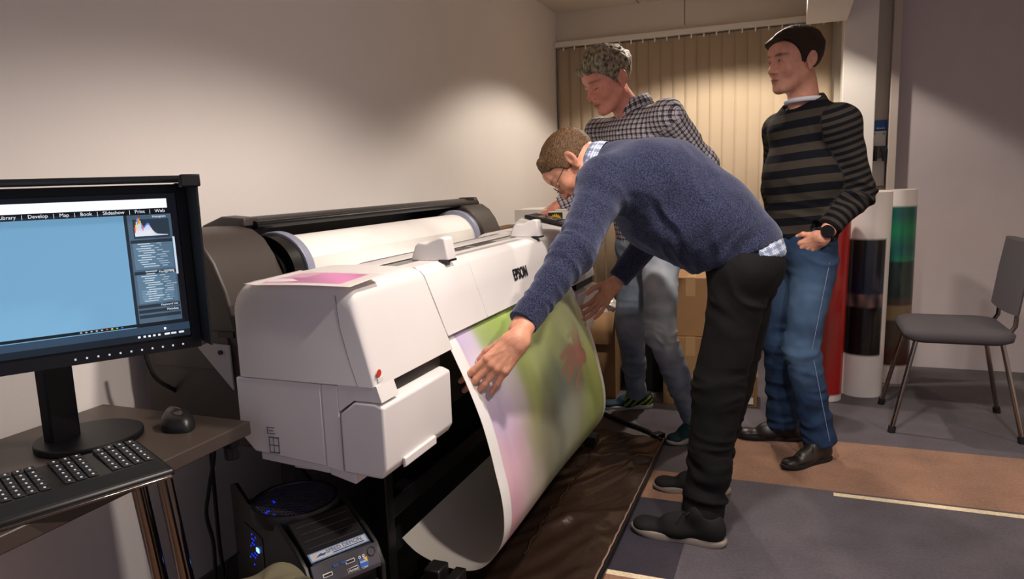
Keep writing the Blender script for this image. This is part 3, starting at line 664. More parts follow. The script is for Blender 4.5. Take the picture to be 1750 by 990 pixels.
for k, s0 in enumerate((.80,.82,.838,.856,.875,.90,.925,.955)): fld(s0,.965,s0+(.009 if k<5 else .02),.978,(210,215,222),.0009)
fld(.90,.925,.908,.94,(235,235,240),.0009)
attr_mat('screenpix', 'col', .25, emit=1.0, spec=.3)
so = scr.build('screen', 'screenpix', mo, smooth=False, cols=np.array(scol))
emit_mat('screentext', '#e8eef4', 1.0)
text('screen_menu', 'Library   |   Develop   |   Map   |   Book   |   Slideshow   |   Print   |   Web', mp(.955,.118,.0012), FM, .0095, 'screentext', mo, extrude=.0001, align='RIGHT')
text('panel_caption', 'Histogram', mp(.955,.155,.0012), FM, .006, 'screentext', mo, extrude=.0001, align='RIGHT')
text('panel_caption', 'Keywording', mp(.965,.535,.0012), FM, .006, 'screentext', mo, extrude=.0001, align='RIGHT')
text('panel_caption', 'Keyword List', mp(.965,.765,.0012), FM, .006, 'screentext', mo, extrude=.0001, align='RIGHT')
text('panel_caption', 'Metadata', mp(.965,.80,.0012), FM, .006, 'screentext', mo, extrude=.0001, align='RIGHT')

# ------------------------------------------------------------------ mouse
ms = thing('computer_mouse', 'black wireless mouse with grey buttons on the desk', 'mouse', (-1.29, 1.15, .7205))
def superell(c, rx, ry, rz, M, nu=28, nv=14, zcut=0.0, e1=1.0):
    P = np.zeros((nv, nu, 3))
    for i in range(nv):
        ph = -.0 + (math.pi/2)*i/(nv-1)
        for j in range(nu):
            th = 2*math.pi*j/(nu-1); wst = 1 - .12*math.cos(2*th)*1.0
            P[i, j] = (rx*max(0,math.cos(ph))**.6*math.cos(th), ry*max(0,math.cos(ph))**.6*math.sin(th)*wst, rz*math.sin(ph)*(1+.12*math.cos(th)))
    return P.reshape(-1,3) @ np.array(M).T.reshape(3,3) + c if False else (P @ np.array(M).T + np.array(c))
FMo = frame((0,0,1),(-.94,.34,0)); FMo = FMo[:, [1,0,2]]
mc = np.array([-1.285,1.15,.7215])
b = MB(); b.grid(superell(mc, .052, .031, .038, FMo)); b.build('mouse_body', 'darkplastic', ms, angle=180)
b = MB(); b.grid(superell(mc + FMo@np.array([.008,0,.003]), .044, .024, .0375, FMo)); b.build('button_cover', 'brownblack', ms, angle=180)
MB().cyl(mc+FMo@np.array([.03,-.003,.034]), mc+FMo@np.array([.03,.003,.034]), .008, 14).build('scroll_wheel', 'rubber', ms)

# ------------------------------------------------------------------ keyboard
kb = thing('computer_keyboard', 'black keyboard with silver front edge overhanging the desk edge', 'keyboard', (-1.2, .82, .7205))
KO = np.array([-1.249,1.014,.7215]); kx = np.array([.925,-.38,0]); kx /= np.linalg.norm(kx); ky = np.array([-kx[1]*-1, 0, 0]); ky = np.array([kx[1], -kx[0], 0]); FK = np.array([ky*1.0, -0*kx, kx]).T
# kx: from back of the keyboard to its front edge; kl: from right end leftwards
kl = np.array([kx[1], -kx[0], 0]);  kz = np.array([0,0,1.0])
def kp(l, d, z): return KO + kl*l + kx*d + kz*z
D_ = .195; WK = .46
def kslab(l0, l1, d0, d1, zb, z0, z1, mb):
    vs = [kp(l0,d0,zb),kp(l1,d0,zb),kp(l1,d1,zb),kp(l0,d1,zb),kp(l0,d0,z0),kp(l1,d0,z0),kp(l1,d1,z1),kp(l0,d1,z1)]
    return mb.add(vs, [(0,3,2,1),(4,5,6,7),(0,1,5,4),(1,2,6,5),(2,3,7,6),(3,0,4,7)])
kslab(0,WK,0,D_,.0,.024,.014,MB()).build('keyboard_body', 'darkplastic', kb, bevel=.006)
kslab(0.008,WK-.008,D_-.002,D_+.006,-.001,.006,.004,MB()).build('silver_edge', 'chromeleg', kb, bevel=.001)
kslab(.012,WK-.012,D_-.062,D_-.004,.012,.0185,.0152,MB()).build('palm_rest', 'rubber', kb, bevel=.002)
keys = MB(); marks = MB()
mat('keycap', '#1d1e22', .5)
rows = 6
for r in range(rows):
    d0 = .008 + r*.0190 + (.004 if r > 0 else 0); zt = .030 - .009*(r/5)
    for c_ in range(23):
        l0 = .012 + c_*.0192
        if c_ in (4, 8): continue
        if r == 0 and c_ > 20: continue
        kslab(l0, l0+.0165, d0, d0+.0165, .018, zt, zt-.0012, keys)
        kslab(l0+.006, l0+.0095, d0+.006, d0+.011, zt-.001, zt+.0002, zt-.0002, marks)
ko = keys.build('keys', 'keycap', kb, bevel=.0015); ko['kind'] = 'stuff'
mo_ = marks.build('key_legends', 'keywhite', kb); mo_['kind'] = 'stuff'

# ------------------------------------------------------------------ cables
def spline(pts, n=12): return catmull(pts, n)
tag(MB().tube(spline([atx(247,600,-1.50)+np.array([0,0,.02]), atx(252,618,-1.5), atx(268,648,-1.5), atx(300,668,-1.5), atx(330,688,-1.5), (-1.5,1.44,.60), (-1.52,1.46,.2), (-1.53,1.5,.01)]), .0055, 8).build('power_cable', 'rubber'),
    'black cable drooping from the monitor down behind the desk end', 'cable')
tag(MB().tube(spline([(-1.45,1.30,.70),(-1.46,1.33,.64), atx(364,762,-1.46), atx(358,830,-1.46), atx(353,880,-1.46), atx(366,940,-1.46), (-1.45,1.35,.1), (-1.44,1.30,.008)]), .0055, 8).build('power_cable', 'rubber'),
    'black cable hanging straight down the wall beside the computer tower', 'cable')
tag(MB().tube(spline([(-1.30,1.52,.30), atx(400,950,-1.4), atx(386,990,-1.4), (-1.42,1.30,.05), (-1.40,1.2,.01)]), .0025, 6).build('thin_cable', 'rubber'),
    'thin dark wire curling at the rear corner of the computer tower', 'cable')

# ------------------------------------------------------------------ computer tower
mat('pcblack', '#1b1b1c', .42, bump=.1, bscale=700); mat('pcgrey', '#4a4852', .45); mat('label_blue', '#7fa8d8', .4); mat('ink_blue', '#2b62b0', .4); mat('label_yellow', '#d9b13a', .4)
emit_mat('blueglow', '#1530ff', 1.6); emit_mat('blueglow2', '#5a8cff', 6.0)
TO = np.array([-1.001,1.193,0.0]); TA = np.array([.47,.883,0]); TA /= np.linalg.norm(TA); TN = np.array([TA[1], -TA[0], 0])
def tp(a, n, z): return TO + TA*a + TN*n + np.array([0,0,z])
def tprism(prof, a0, a1, mb=None):
    mb = mb or MB(); return mb.loft([[tp(a0,n,z) for n,z in prof], [tp(a1,n,z) for n,z in prof]])
pc_ = thing('computer_tower', 'black gaming computer tower with blue lights on the floor', 'computer', (-1.1, 1.38, 0))
W_ = .190
body = [(-.46,.0),(-.46,.40),(-.36,.425),(-.13,.425),(-.02,.385),(.0,.39),(.022,.355),(.022,0)]
tprism([(-.46,.005),(-.46,.40),(-.36,.42),(-.13,.42),(-.02,.375),(.005,.345),(.012,.005)], .012, W_-.012).build('case_body', 'pcblack', pc_, bevel=.004)
for a0 in (0, W_-.012):
    tprism([(-.465,0),(-.465,.455),(-.43,.468),(-.34,.44),(-.15,.452),(-.06,.425),(-.004,.398),(.026,.355),(.026,.0)], a0, a0+.012).build('side_frame', 'pcblack', pc_, bevel=.003)
# sloping ribbed lid with the long blue label
tprism([(-.133,.455),(-.12,.458),(0,.402),(0,.39),(-.13,.44)], .018, W_-.018).build('sloping_lid', 'pcblack', pc_, bevel=.003)
sl_n = np.array([TN[0]*.43, TN[1]*.43, .90]); FS = frame(sl_n, tuple(-TN*.9+np.array([0,0,.43]))); 
for k in range(4):
    q = .15+.17*k; MB().tube([tp(.03,-.12*(1-q),.458-.056*q+.0012), tp(W_-.03,-.12*(1-q),.458-.056*q+.0012)], .0008, 6).build('lid_rib', 'pcgrey', pc_)
LC = tp(W_*.5-.002, -.12*.13, .458-.056*.86+.002)
FS = np.array([TA, np.cross(sl_n/np.linalg.norm(sl_n), TA), sl_n/np.linalg.norm(sl_n)]).T
MB().obox(LC, .074, .0125, .0008, FS).build('speed_label', 'label_blue', pc_, bevel=.0006); SPL = bpy.data.objects['speed_label']
MB().obox(LC + FS@np.array([0,0,.0006]), .070, .0098, .0006, FS).build('label_field', 'stickerwhite', pc_, bevel=.0006)
text('label_lettering', 'SPEED DEMON', LC + FS@np.array([.014,.0022,.0016]), FS, .0145, 'ink_blue', pc_, extrude=.0002, sx=.95)
MB().obox(LC + FS@np.array([.022,-.0062,.0014]), .040, .0013, .0002, FS).build('label_rule', 'ink_blue', pc_)
b = MB(); 
b.add([LC + FS@np.array(p) for p in ((-.060,-.004,.0016),(-.045,.004,.0016),(-.040,.001,.0016),(-.030,.002,.0016),(-.038,-.004,.0016),(-.048,-.003,.0016))], [(0,1,2,3,4,5)]); b.build('label_emblem', 'ink_blue', pc_)
for nm_ in ('label_field','label_lettering','label_rule','label_emblem'): bpy.data.objects[nm_].parent = SPL
# port strip
tprism([(0,.402),(.004,.404),(.027,.362),(.026,.350),(0,.36)], .012, W_-.012).build('port_strip', 'pcgrey', pc_, bevel=.002)
sn = TN*.875 + np.array([0,0,.48]); sn /= np.linalg.norm(sn); FP2 = np.array([TA, np.cross(sn, TA), sn]).T
def sp(a, q, d=.001): return tp(a, .004+.023*q, .404-.042*q) + sn*d
MB().lathe([(.0005,0),(.011,0),(.011,.0012),(.0005,.0012)], (0,0,0), 24, 'z').build('tmp', 'pcblack') if False else None
def disc(c, r, M, mt, nm, h=.001, hole=None):
    mb = MB(); n = 24; ring = lambda rr_, hh: [c + M@np.array([rr_*math.cos(2*math.pi*k/n), rr_*math.sin(2*math.pi*k/n), hh]) for k in range(n)]
    if hole: mb.loft([ring(hole,0), ring(hole,h), ring(r,h), ring(r,0), ring(hole,0)], cap=False)
    else: mb.loft([ring(r,0), ring(r,h)])
    return mb.build(nm, mt, pc_)
disc(sp(W_-.030,.35), .0105, FP2, 'pcblack', 'power_button', .0015, .0092); disc(sp(W_-.030,.35,.0), .0088, FP2, 'pcgrey', 'power_cap', .0012)
for a_ in (W_-.052, W_-.062): disc(sp(a_,.42), .0032, FP2, 'stickerwhite', 'audio_jack', .001, .0016)
for a_, mt_ in ((.048,'ink_blue'),(.068,'ink_blue')): MB().obox(sp(a_+.02,.35), .0065, .0026, .001, FP2).build('usb_port', mt_, pc_)
for a_, q_ in ((.104-.0,.42),(.045,.62)):
    MB().obox(sp(a_,q_), .012, .0045, .001, FP2).build('port_rim', 'stickerwhite', pc_, bevel=.002); MB().obox(sp(a_,q_,.0016), .0095, .0024, .001, FP2).build('port_socket', 'darkplastic', pc_)
MB().obox(sp(.106,.85,.0), .0135, .0062, .0012, FP2).build('badge_rim', 'stickerwhite', pc_, bevel=.001)
MB().obox(sp(.106,.85,.0006), .0125, .0053, .0012, FP2).build('badge', 'pcblack', pc_); text('badge_lettering', 'Antec', sp(.106,.85,.0024), FP2, .0098, 'stickerwhite', pc_, extrude=.0002)
MB().obox(sp(.135,.72,.0008), .0105, .0105, .0008, FP2).build('chip_sticker', 'ink_blue', pc_)
b = MB(); b.add([sp(.135,.72,.0018)+FP2@np.array(p) for p in ((0,.0105,0),(.0105,.0105,0),(.0105,-.002,0))], [(0,1,2)]); b.build('sticker_corner', 'label_yellow', pc_)
text('sticker_lettering', 'intel', sp(.134,.66,.0019), FP2, .009, 'stickerwhite', pc_, extrude=.0002); text('sticker_lettering', 'CORE', sp(.135,.95,.0019), FP2, .0055, 'stickerwhite', pc_, extrude=.0002)
for k in range(6): tprism([(.012,.32-.05*k),(.024,.32-.05*k),(.024,.285-.05*k),(.012,.285-.05*k)], .02, W_-.02).build('drive_bay', 'pcblack', pc_, bevel=.002)
# top fan: raised ring, wire mesh, blades, blue light inside
FC = tp(.086, -.235, 0)
MB().lathe([(.088,.425),(.108,.43),(.112,.455),(.108,.466),(.099,.466),(.095,.455),(.090,.43)], FC, 56).build('fan_ring', 'pcblack', pc_, angle=50)
b = MB()
for k in range(-11, 12):
    o_ = k*.0083; hh = math.sqrt(max(0,.096**2-o_**2))
    for d1, d2 in (((TA+TN)/1.414, (TA-TN)/1.414), ((TA-TN)/1.414, (TA+TN)/1.414)):
        c_ = FC + d1*o_ + np.array([0,0,.462]); zc = [.0, .004, .0]
        b.tube([c_ - d2*hh, c_ + np.array([0,0,.003]), c_ + d2*hh], .0009, 5)
fm = b.build('fan_grille', 'pcgrey', pc_); fm['kind'] = 'stuff'
b = MB().cyl(FC+np.array([0,0,.428]), FC+np.array([0,0,.448]), .026, 24)
b.build('fan_hub', 'pcblack', pc_)
for k in range(7):
    a0 = k*2*math.pi/7; P = np.zeros((6, 4, 3))
    for i in range(6):
        for j in range(4):
            r_ = .024 + .066*i/5; th = a0 + .55*j/3 + .2*i/5; P[i, j] = FC + np.array([r_*math.cos(th), r_*math.sin(th), .432+.010*j/3])
    MB().grid(P).build('fan_blade', 'pcblack', pc_, solid=.0012)
for (da, dn) in ((-.070,-.010),(-.068,.02),(-.045,.058),(-.02,.07),(-.035,-.055)):
    c_ = FC + TA*da + TN*dn + np.array([0,0,.447]); MB().obox(c_, .007, .0025, .001, frame((0,0,1), (da,dn,0))).build('fan_light', 'blueglow', pc_)
# perforated side window with a blue lamp
MB().obox(tp(-.0012,-.31,.31), .0008, .06, .07, np.array([TA,TN,[0,0,1]]).T).build('side_grille', 'darkplastic', pc_)
MB().obox(tp(-.003,-.285,.335), .001, .008, .005, np.array([TA,TN,[0,0,1]]).T).build('side_lamp', 'blueglow2', pc_)
b = MB()
rg = random.Random(5)
for i in range(5):
    for j in range(8):
      if rg.random() < .4: b.obox(tp(-.0024,-.345+.012*i,.365-.012*j), .0006, .0018, .0018, np.array([TA,TN,[0,0,1]]).T)
sg_ = b.build('side_glow', 'blueglow', pc_); sg_['kind'] = 'stuff'

# ------------------------------------------------------------------ olive bag at the bottom edge
mat('canvas', '#57513b', .85, bump=.4, bscale=350, var=.08, vscale=25); mat('canvas_edge', '#423e2a', .8)
bg = thing('canvas_bag', 'olive canvas bag standing in front of the computer tower', 'bag', (-.80,.86,0))
P = np.zeros((36, 49, 3)); bc = atz(470, 1010, .50)
bc = np.array([-.87,.925,0])
for i in range(36):
    ph = math.pi*(i/35); 
    for j in range(49):
        th = 2*math.pi*j/48; r = max(0, math.sin(ph))**.45
        P[i, j] = (bc[0] + r*.10*math.cos(th)*(1+.05*math.sin(3*th+i*.3)), bc[1] + r*.130*math.sin(th)*(1+.05*math.sin(5*th)), .285 + .268*(-math.cos(ph)) * (1 if math.cos(ph) < 0 else 1.06) + .012*math.sin(4*th)*r)
P[..., 2] = np.maximum(P[..., 2], .004)
MB().grid(P[:, ::-1]).build('bag_body', 'canvas', bg, angle=180)
arc = [(bc[0]+.03+.03*math.sin(t), bc[1]+  .124*math.cos(t), .31+.247*math.sin(t)) for t in np.linspace(.1, math.pi-.1, 30)]
MB().tube(arc, .006, 8).build('piping', 'canvas_edge', bg)
MB().tube([(bc[0],bc[1]-.03,.535),(bc[0]+.03,bc[1]-.02,.56),(bc[0]+.03,bc[1]+.03,.555),(bc[0],bc[1]+.04,.535)], .007, 8).build('carry_loop', 'canvas_edge', bg) if False else None

# ------------------------------------------------------------------ cartons
mat('cardboard', '#8d6a45', .8, bump=.15, bscale=400, var=.05, vscale=6); mat('cardboard_dark', '#6b5238', .8, bump=.15, bscale=400); mat('tape', '#a3835c', .35); mat('cartonwhite', '#ded9d0', .6)
def carton(name, label, lo, hi, rz=0.0, mt='cardboard', open_top=False, tape=True):
    c = ((lo[0]+hi[0])/2, (lo[1]+hi[1])/2, lo[2]); t = thing(name, label, 'box', c, 0, 'cardboard boxes stacked behind the printer' if name == 'cardboard_box' else None)
    R_ = Matrix.Rotation(rz, 3, 'Z')
    hh = hi[2]-lo[2]
    if open_top:
        th = .006; b = MB()
        for (a, q) in (((lo[0],lo[1],lo[2]),(hi[0],lo[1]+th,hi[2])),((lo[0],hi[1]-th,lo[2]),(hi[0],hi[1],hi[2])),((lo[0],lo[1]+th,lo[2]),(lo[0]+th,hi[1]-th,hi[2])),((hi[0]-th,lo[1]+th,lo[2]),(hi[0],hi[1]-th,hi[2])),((lo[0],lo[1],lo[2]),(hi[0],hi[1],lo[2]+th))):
            b.box(a, q, R_, (c[0], c[1], c[2]))
        b.build('box_body', mt, t)
        b = MB().add([tuple(R_ @ (Vector(p)-Vector(c)) + Vector(c)) for p in ((lo[0],lo[1]-.002,hi[2]),(hi[0],lo[1]-.002,hi[2]),(hi[0]-.01,lo[1]-.06,hi[2]-.17),(lo[0]+.01,lo[1]-.06,hi[2]-.17))], [(0,1,2,3)]); b.build('flap', mt, t, solid=.004)
    else:
        MB().box(lo, hi, R_, c).build('box_body', mt, t, bevel=.003)
        xm = c[0]
        if tape: MB().box((xm-.025,lo[1]-.0008,hi[2]-.10),(xm+.025,hi[1]+.0008,hi[2]+.0008), R_, c).build('tape', 'tape', t)
    return t
carton('cardboard_box', 'open cardboard box on the floor just past the far end of the printer', (-1.22,3.80,0), (-.93,4.16,.50), .08, 'cardboard', True)
carton('cardboard_box', 'large plain cardboard box on the floor behind the man in light jeans', (-.655,3.80,0), (-.365,4.20,.38), .04)
carton('cardboard_box', 'brown cardboard box stacked on top of the large floor box', (-.64,3.83,.381), (-.38,4.18,.70), .02)
sb = carton('cardboard_box', 'small cardboard box with a white label beside the striped sweater man', (-.33,3.86,0), (-.165,4.06,.17), .05, tape=False)
MB().box((-.225,3.852,.02),(-.18,3.856,.055)).build('label', 'cartonwhite', sb)
carton('cardboard_box', 'tall dark cardboard box at the far end of the printer under the white carton', (-1.50,3.30,0), (-1.05,3.72,1.0), 0, 'cardboard_dark')
carton('cardboard_box', 'brown cardboard box against the back wall behind the checked shirt man', (-1.02,4.45,0), (-.62,4.85,.92), 0, 'cardboard_dark')
carton('white_carton', 'flat white carton lying beyond the control panel at the printer end', (-1.34,3.42,1.001), (-1.06,3.66,1.095), .0, 'cartonwhite', tape=False)
sf = thing('sunflower_box', 'small white box with a sunflower picture beyond the control panel', 'box', (-1.09,3.36,1.001))
mat('petal', '#e0b020', .6); mat('seedbrown', '#3a2412', .7); mat('leafdark', '#1d2613', .7)
MB().box((-1.13,3.335,1.001),(-1.01,3.40,1.085)).build('carton', 'cartonwhite', sf, bevel=.001)
MB().box((-1.129,3.333,1.004),(-1.055,3.335,1.082)).build('picture_field', 'leafdark', sf)
b = MB(); n = 18; c_ = np.array([-1.090,3.3325,1.044])
for k in range(n):
    a = 2*math.pi*k/n; p1 = c_ + .014*np.array([math.cos(a-.15),0,math.sin(a-.15)]); p2 = c_ + .034*np.array([math.cos(a),0,math.sin(a)]); p3 = c_ + .014*np.array([math.cos(a+.15),0,math.sin(a+.15)])
    b.add([p1, c_+.026*np.array([math.cos(a-.16),0,math.sin(a-.16)]), p2, c_+.026*np.array([math.cos(a+.16),0,math.sin(a+.16)]), p3], [(0,1,2,3,4)])
b.build('petals', 'petal', sf); MB().cyl(c_, c_-np.array([0,.001,0]), .016, 20).build('flower_centre', 'seedbrown', sf)
tag(MB().box((-.90,4.0,0),(-.69,4.30,.30)).build('black_case', 'blackcloth', bevel=.02, segs=3), 'black case on the floor between the cardboard boxes', 'case')
# crumpled clear bag on the open box
mat('plasticfilm', '#c9c4bb', .25, spec=.8, bump=.6, bscale=40)
P = np.zeros((14, 25, 3))
for i in range(14):
    ph = math.pi/2*i/13
    for j in range(25):
        th = 2*math.pi*j/24; r = .085*max(0,math.cos(ph))**.6*(1+.15*math.sin(5*th+i)); P[i, j] = (-.99+r*math.cos(th)*1.0, 3.92+r*math.sin(th), .47+.085*math.sin(ph)+.008*math.sin(9*th+2*i))
tag(MB().grid(P).build('plastic_bag', 'plasticfilm', angle=180), 'crumpled clear plastic bag stuffed in the open cardboard box', 'bag')

# ------------------------------------------------------------------ rolled posters standing on the carpet
attr_mat('posterprint', 'col', .28, spec=.5, coat=.2)
def poster(label, c, r, h, paint, lean=(0,0), nz=80, nt=64):
    P = np.zeros((nz, nt+1, 3)); K = np.zeros((nz, nt+1, 3))
    for i in range(nz):
        t = i/(nz-1)
        for j in range(nt+1):
            a = 2*math.pi*j/nt; rr_ = r*(1+.02*j/nt); P[i, j] = (c[0]+lean[0]*t+rr_*math.cos(a), c[1]+lean[1]*t+rr_*math.sin(a), t*h)
            K[i, j] = lin(paint(math.degrees(a), t*h))
    b = MB(); b.grid(P[:, ::1]); 
    top = [(c[0]+lean[0]+r*.97*math.cos(2*math.pi*k/nt), c[1]+lean[1]+r*.97*math.sin(2*math.pi*k/nt), h) for k in range(nt)]
    inn = [(c[0]+lean[0]+(x-c[0]-lean[0])*1.0, c[1]+lean[1]+(y-c[1]-lean[1])*1.0, h-.10) for x, y, _ in top]
    bot = [(c[0]+r*.97*math.cos(2*math.pi*k/nt), c[1]+r*.97*math.sin(2*math.pi*k/nt), .002) for k in range(nt)]
    k0 = len(b.v); b.loft([top, bot], cap=False)
    cols = np.concatenate([K.reshape(-1,3), np.tile(lin((235,228,222)), (len(b.v)-k0, 1))])
    o = b.build('rolled_poster', 'posterprint', cols=cols, angle=60, org=(c[0], c[1], 0))
    return tag(o, label, 'poster', 'rolled posters standing by the column')
WHT = (240,234,230)
# angle as seen from the viewer: 270 deg faces the viewer, 180 is left, 360/0 right
def p_big(a, z):
    if 205-35 < a < 318 and .235 < z < .875:
        if .50 < z < .57: k = (math.sin(a*.9)+math.sin(z*400+a))*.5; return (90+50*k, 70+35*k, 70+25*k)
        if z >= .57: q = (z-.57)/.3; return (22+12*q, 24+12*q, 50-18*q)
        return (14,12,14) if (int(a/3)+int(z*60)) % 5 else (30,22,20)
    return WHT
def p_dark(a, z):
    if z < .075: return WHT
    if z > .72: return (78,70,140)
    if z > .6: return (40,36,60)
    k = math.sin(a*.35)*math.sin(z*60); return (60,34,14) if (.40 < z < .43 or k > .86) else (18,16,20)
def p_red(a, z):
    if z < .03: return WHT
    k = math.exp(-((z-.35)/.22)**2)*max(0, math.cos(math.radians(a-235))); return (170-40*k, 28+30*k, 24+24*k)
def p_green(a, z):
    if z < .10 or z > 1.03 or not 215 < a < 352: return WHT
    if z > .72: return (20,110+int(20*math.sin(z*30)),85)
    if z > .5: return (24,44,40)
    if .38 < z < .46: return (120,100,70)
    return (60,48,40) if z > .2 else (80,44,34)
def p_wine(a, z):
    return (70,22,20) if (265 < a < 400 or a < 60) and .12 < z else WHT
poster('thick white rolled poster with a dark night view standing in front of the column', (.368,4.30), .105, 1.118, p_big, (.012,0))
poster('dark rolled poster with a violet top standing left of the white roll', (.262,4.50), .085, 1.10, p_dark)
poster('bright red rolled poster standing behind the jeans of the man in stripes', (.175,4.15), .085, 1.05, p_red, (.02,.0))
poster('white rolled poster with a green and dark picture at the far right', (.545,4.62), .10, 1.118, p_green, (.0,0))
poster('white rolled poster with a wine red picture standing between the two jeans and black trousers', (.005,3.86), .085, .80, p_wine)

# ------------------------------------------------------------------ chair at the right
mat('chairfabric', '#4b484c', .85, bump=.3, bscale=300)
ch = thing('conference_chair', 'grey upholstered chair with metal legs at the right edge', 'chair', (.715,3.88,0))
def rrect(cx_, cy_, hx, hy, z, r, n=6):
    out = []
    for sx, sy, a0 in ((1,1,0),(-1,1,90),(-1,-1,180),(1,-1,270)):
        for k in range(n+1): a = math.radians(a0+90*k/n); out.append((cx_+sx*(hx-r)+r*math.cos(a), cy_+sy*(hy-r)+r*math.sin(a), z))
    return out
MB().loft([rrect(.715,3.88,.19,.19,.435,.06), rrect(.715,3.88,.22,.22,.45,.08), rrect(.715,3.88,.225,.225,.48,.08), rrect(.715,3.88,.205,.205,.50,.08), rrect(.715,3.88,.10,.10,.505,.05)]).build('seat', 'chairfabric', ch, angle=70)
P = [[(.915+.03*math.cos(a)+ (z-.5)*.12, 3.88+.21*math.sin(a)*(.9 if z > .85 else 1), z+.0) for a in np.linspace(0, 2*math.pi, 25)[:-1]] for z in (.58,.60,.75,.88,.90)]
MB().loft(P).build('backrest', 'chairfabric', ch, angle=70)
for sx, sy in ((-1,-1),(-1,1),(1,-1),(1,1)):
    lg = MB().tube([(.715+sx*.17,3.88+sy*.17,.45),(.715+sx*.26,3.88+sy*.22,.02)], .011, 12).build('leg', 'chromeleg', ch)
    MB().cyl((.715+sx*.257,3.88+sy*.218,.03),(.715+sx*.262,3.88+sy*.222,.0),.017,12).build('rubber_foot', 'rubber', ch)
for sy in (-1,1): MB().tube([(.895,3.88+sy*.15,.45),(.935,3.88+sy*.15,.52),(.945,3.88+sy*.15,.70)], .010, 10).build('back_support', 'chromeleg', ch)
# ------------------------------------------------------------------ implicit-surface modelling of people
# a shape is a list of primitives blended with a smooth minimum and meshed with surface nets
class RC:      # tapered capsule, optionally flattened: ax = direction whose radius is multiplied by k
    def __init__(s, a, b, ra, rb, ax=None, k=1.0, bl=.02, g=0, L0=0.0, neg=False):
        s.a = np.array(a, float); s.b = np.array(b, float); s.ra, s.rb, s.k, s.bl, s.g, s.L0, s.neg = ra, rb, k, bl, g, L0, neg
        s.ax = None if ax is None else np.array(ax, float)/np.linalg.norm(ax)
        s.e = s.b - s.a; s.L = np.linalg.norm(s.e)
    def t(s, P): return np.clip(((P - s.a) @ s.e)/(s.L**2 + 1e-12), 0, 1)
    def d(s, P):
        t = s.t(P); q = P - s.a - t[:, None]*s.e
        if s.ax is None: return np.sqrt((q*q).sum(1)) - (s.ra + (s.rb - s.ra)*t)
        u = q @ s.ax; rest = q - u[:, None]*s.ax; rr_ = s.ra + (s.rb - s.ra)*t
        l = np.sqrt((u/s.k)**2 + (rest*rest).sum(1)); return (l - rr_)*min(1.0, s.k)
    def box(s):
        r = max(s.ra, s.rb)*max(1, s.k); return np.minimum(s.a, s.b)-r, np.maximum(s.a, s.b)+r
class EL:      # ellipsoid with axes M (columns)
    def __init__(s, c, r, M=None, bl=.02, g=0, neg=False):
        s.c = np.array(c, float); s.r = np.array(r, float); s.M = np.eye(3) if M is None else np.array(M); s.bl, s.g, s.neg = bl, g, neg; s.L0 = 0; s.L = 1
    def d(s, P):
        q = (P - s.c) @ s.M; k0 = np.sqrt(((q/s.r)**2).sum(1)); k1 = np.sqrt(((q/s.r**2)**2).sum(1)) + 1e-9; return k0*(k0-1)/k1
    def t(s, P): return np.zeros(len(P))
    def box(s): r = s.r.max(); return s.c-r, s.c+r
def xf(prims, M, T, sc=1.0):
    out = []
    import copy
    for p in prims:
        q = copy.copy(p)
        if isinstance(p, RC):
            q.a = M @ (p.a*sc) + T; q.b = M @ (p.b*sc) + T; q.ra = p.ra*sc; q.rb = p.rb*sc; q.e = q.b-q.a; q.L = np.linalg.norm(q.e)
            if p.ax is not None: q.ax = M @ p.ax
        else: q.c = M @ (p.c*sc) + T; q.r = p.r*sc; q.M = M @ p.M
        q.bl = p.bl*sc; out.append(q)
    return out
def field(prims, P):
    D = np.full(len(P), 1e3)
    for p in prims:
        if p.neg: continue
        d = p.d(P); k = p.bl; h_ = np.clip(.5 + .5*(D-d)/k, 0, 1); D = D*(1-h_) + d*h_ - k*h_*(1-h_)
    for p in prims:
        if not p.neg: continue
        d = -p.d(P); k = p.bl; h_ = np.clip(.5 + .5*(d-D)/k, 0, 1); D = D*(1-h_) + d*h_ + k*h_*(1-h_)
    return D
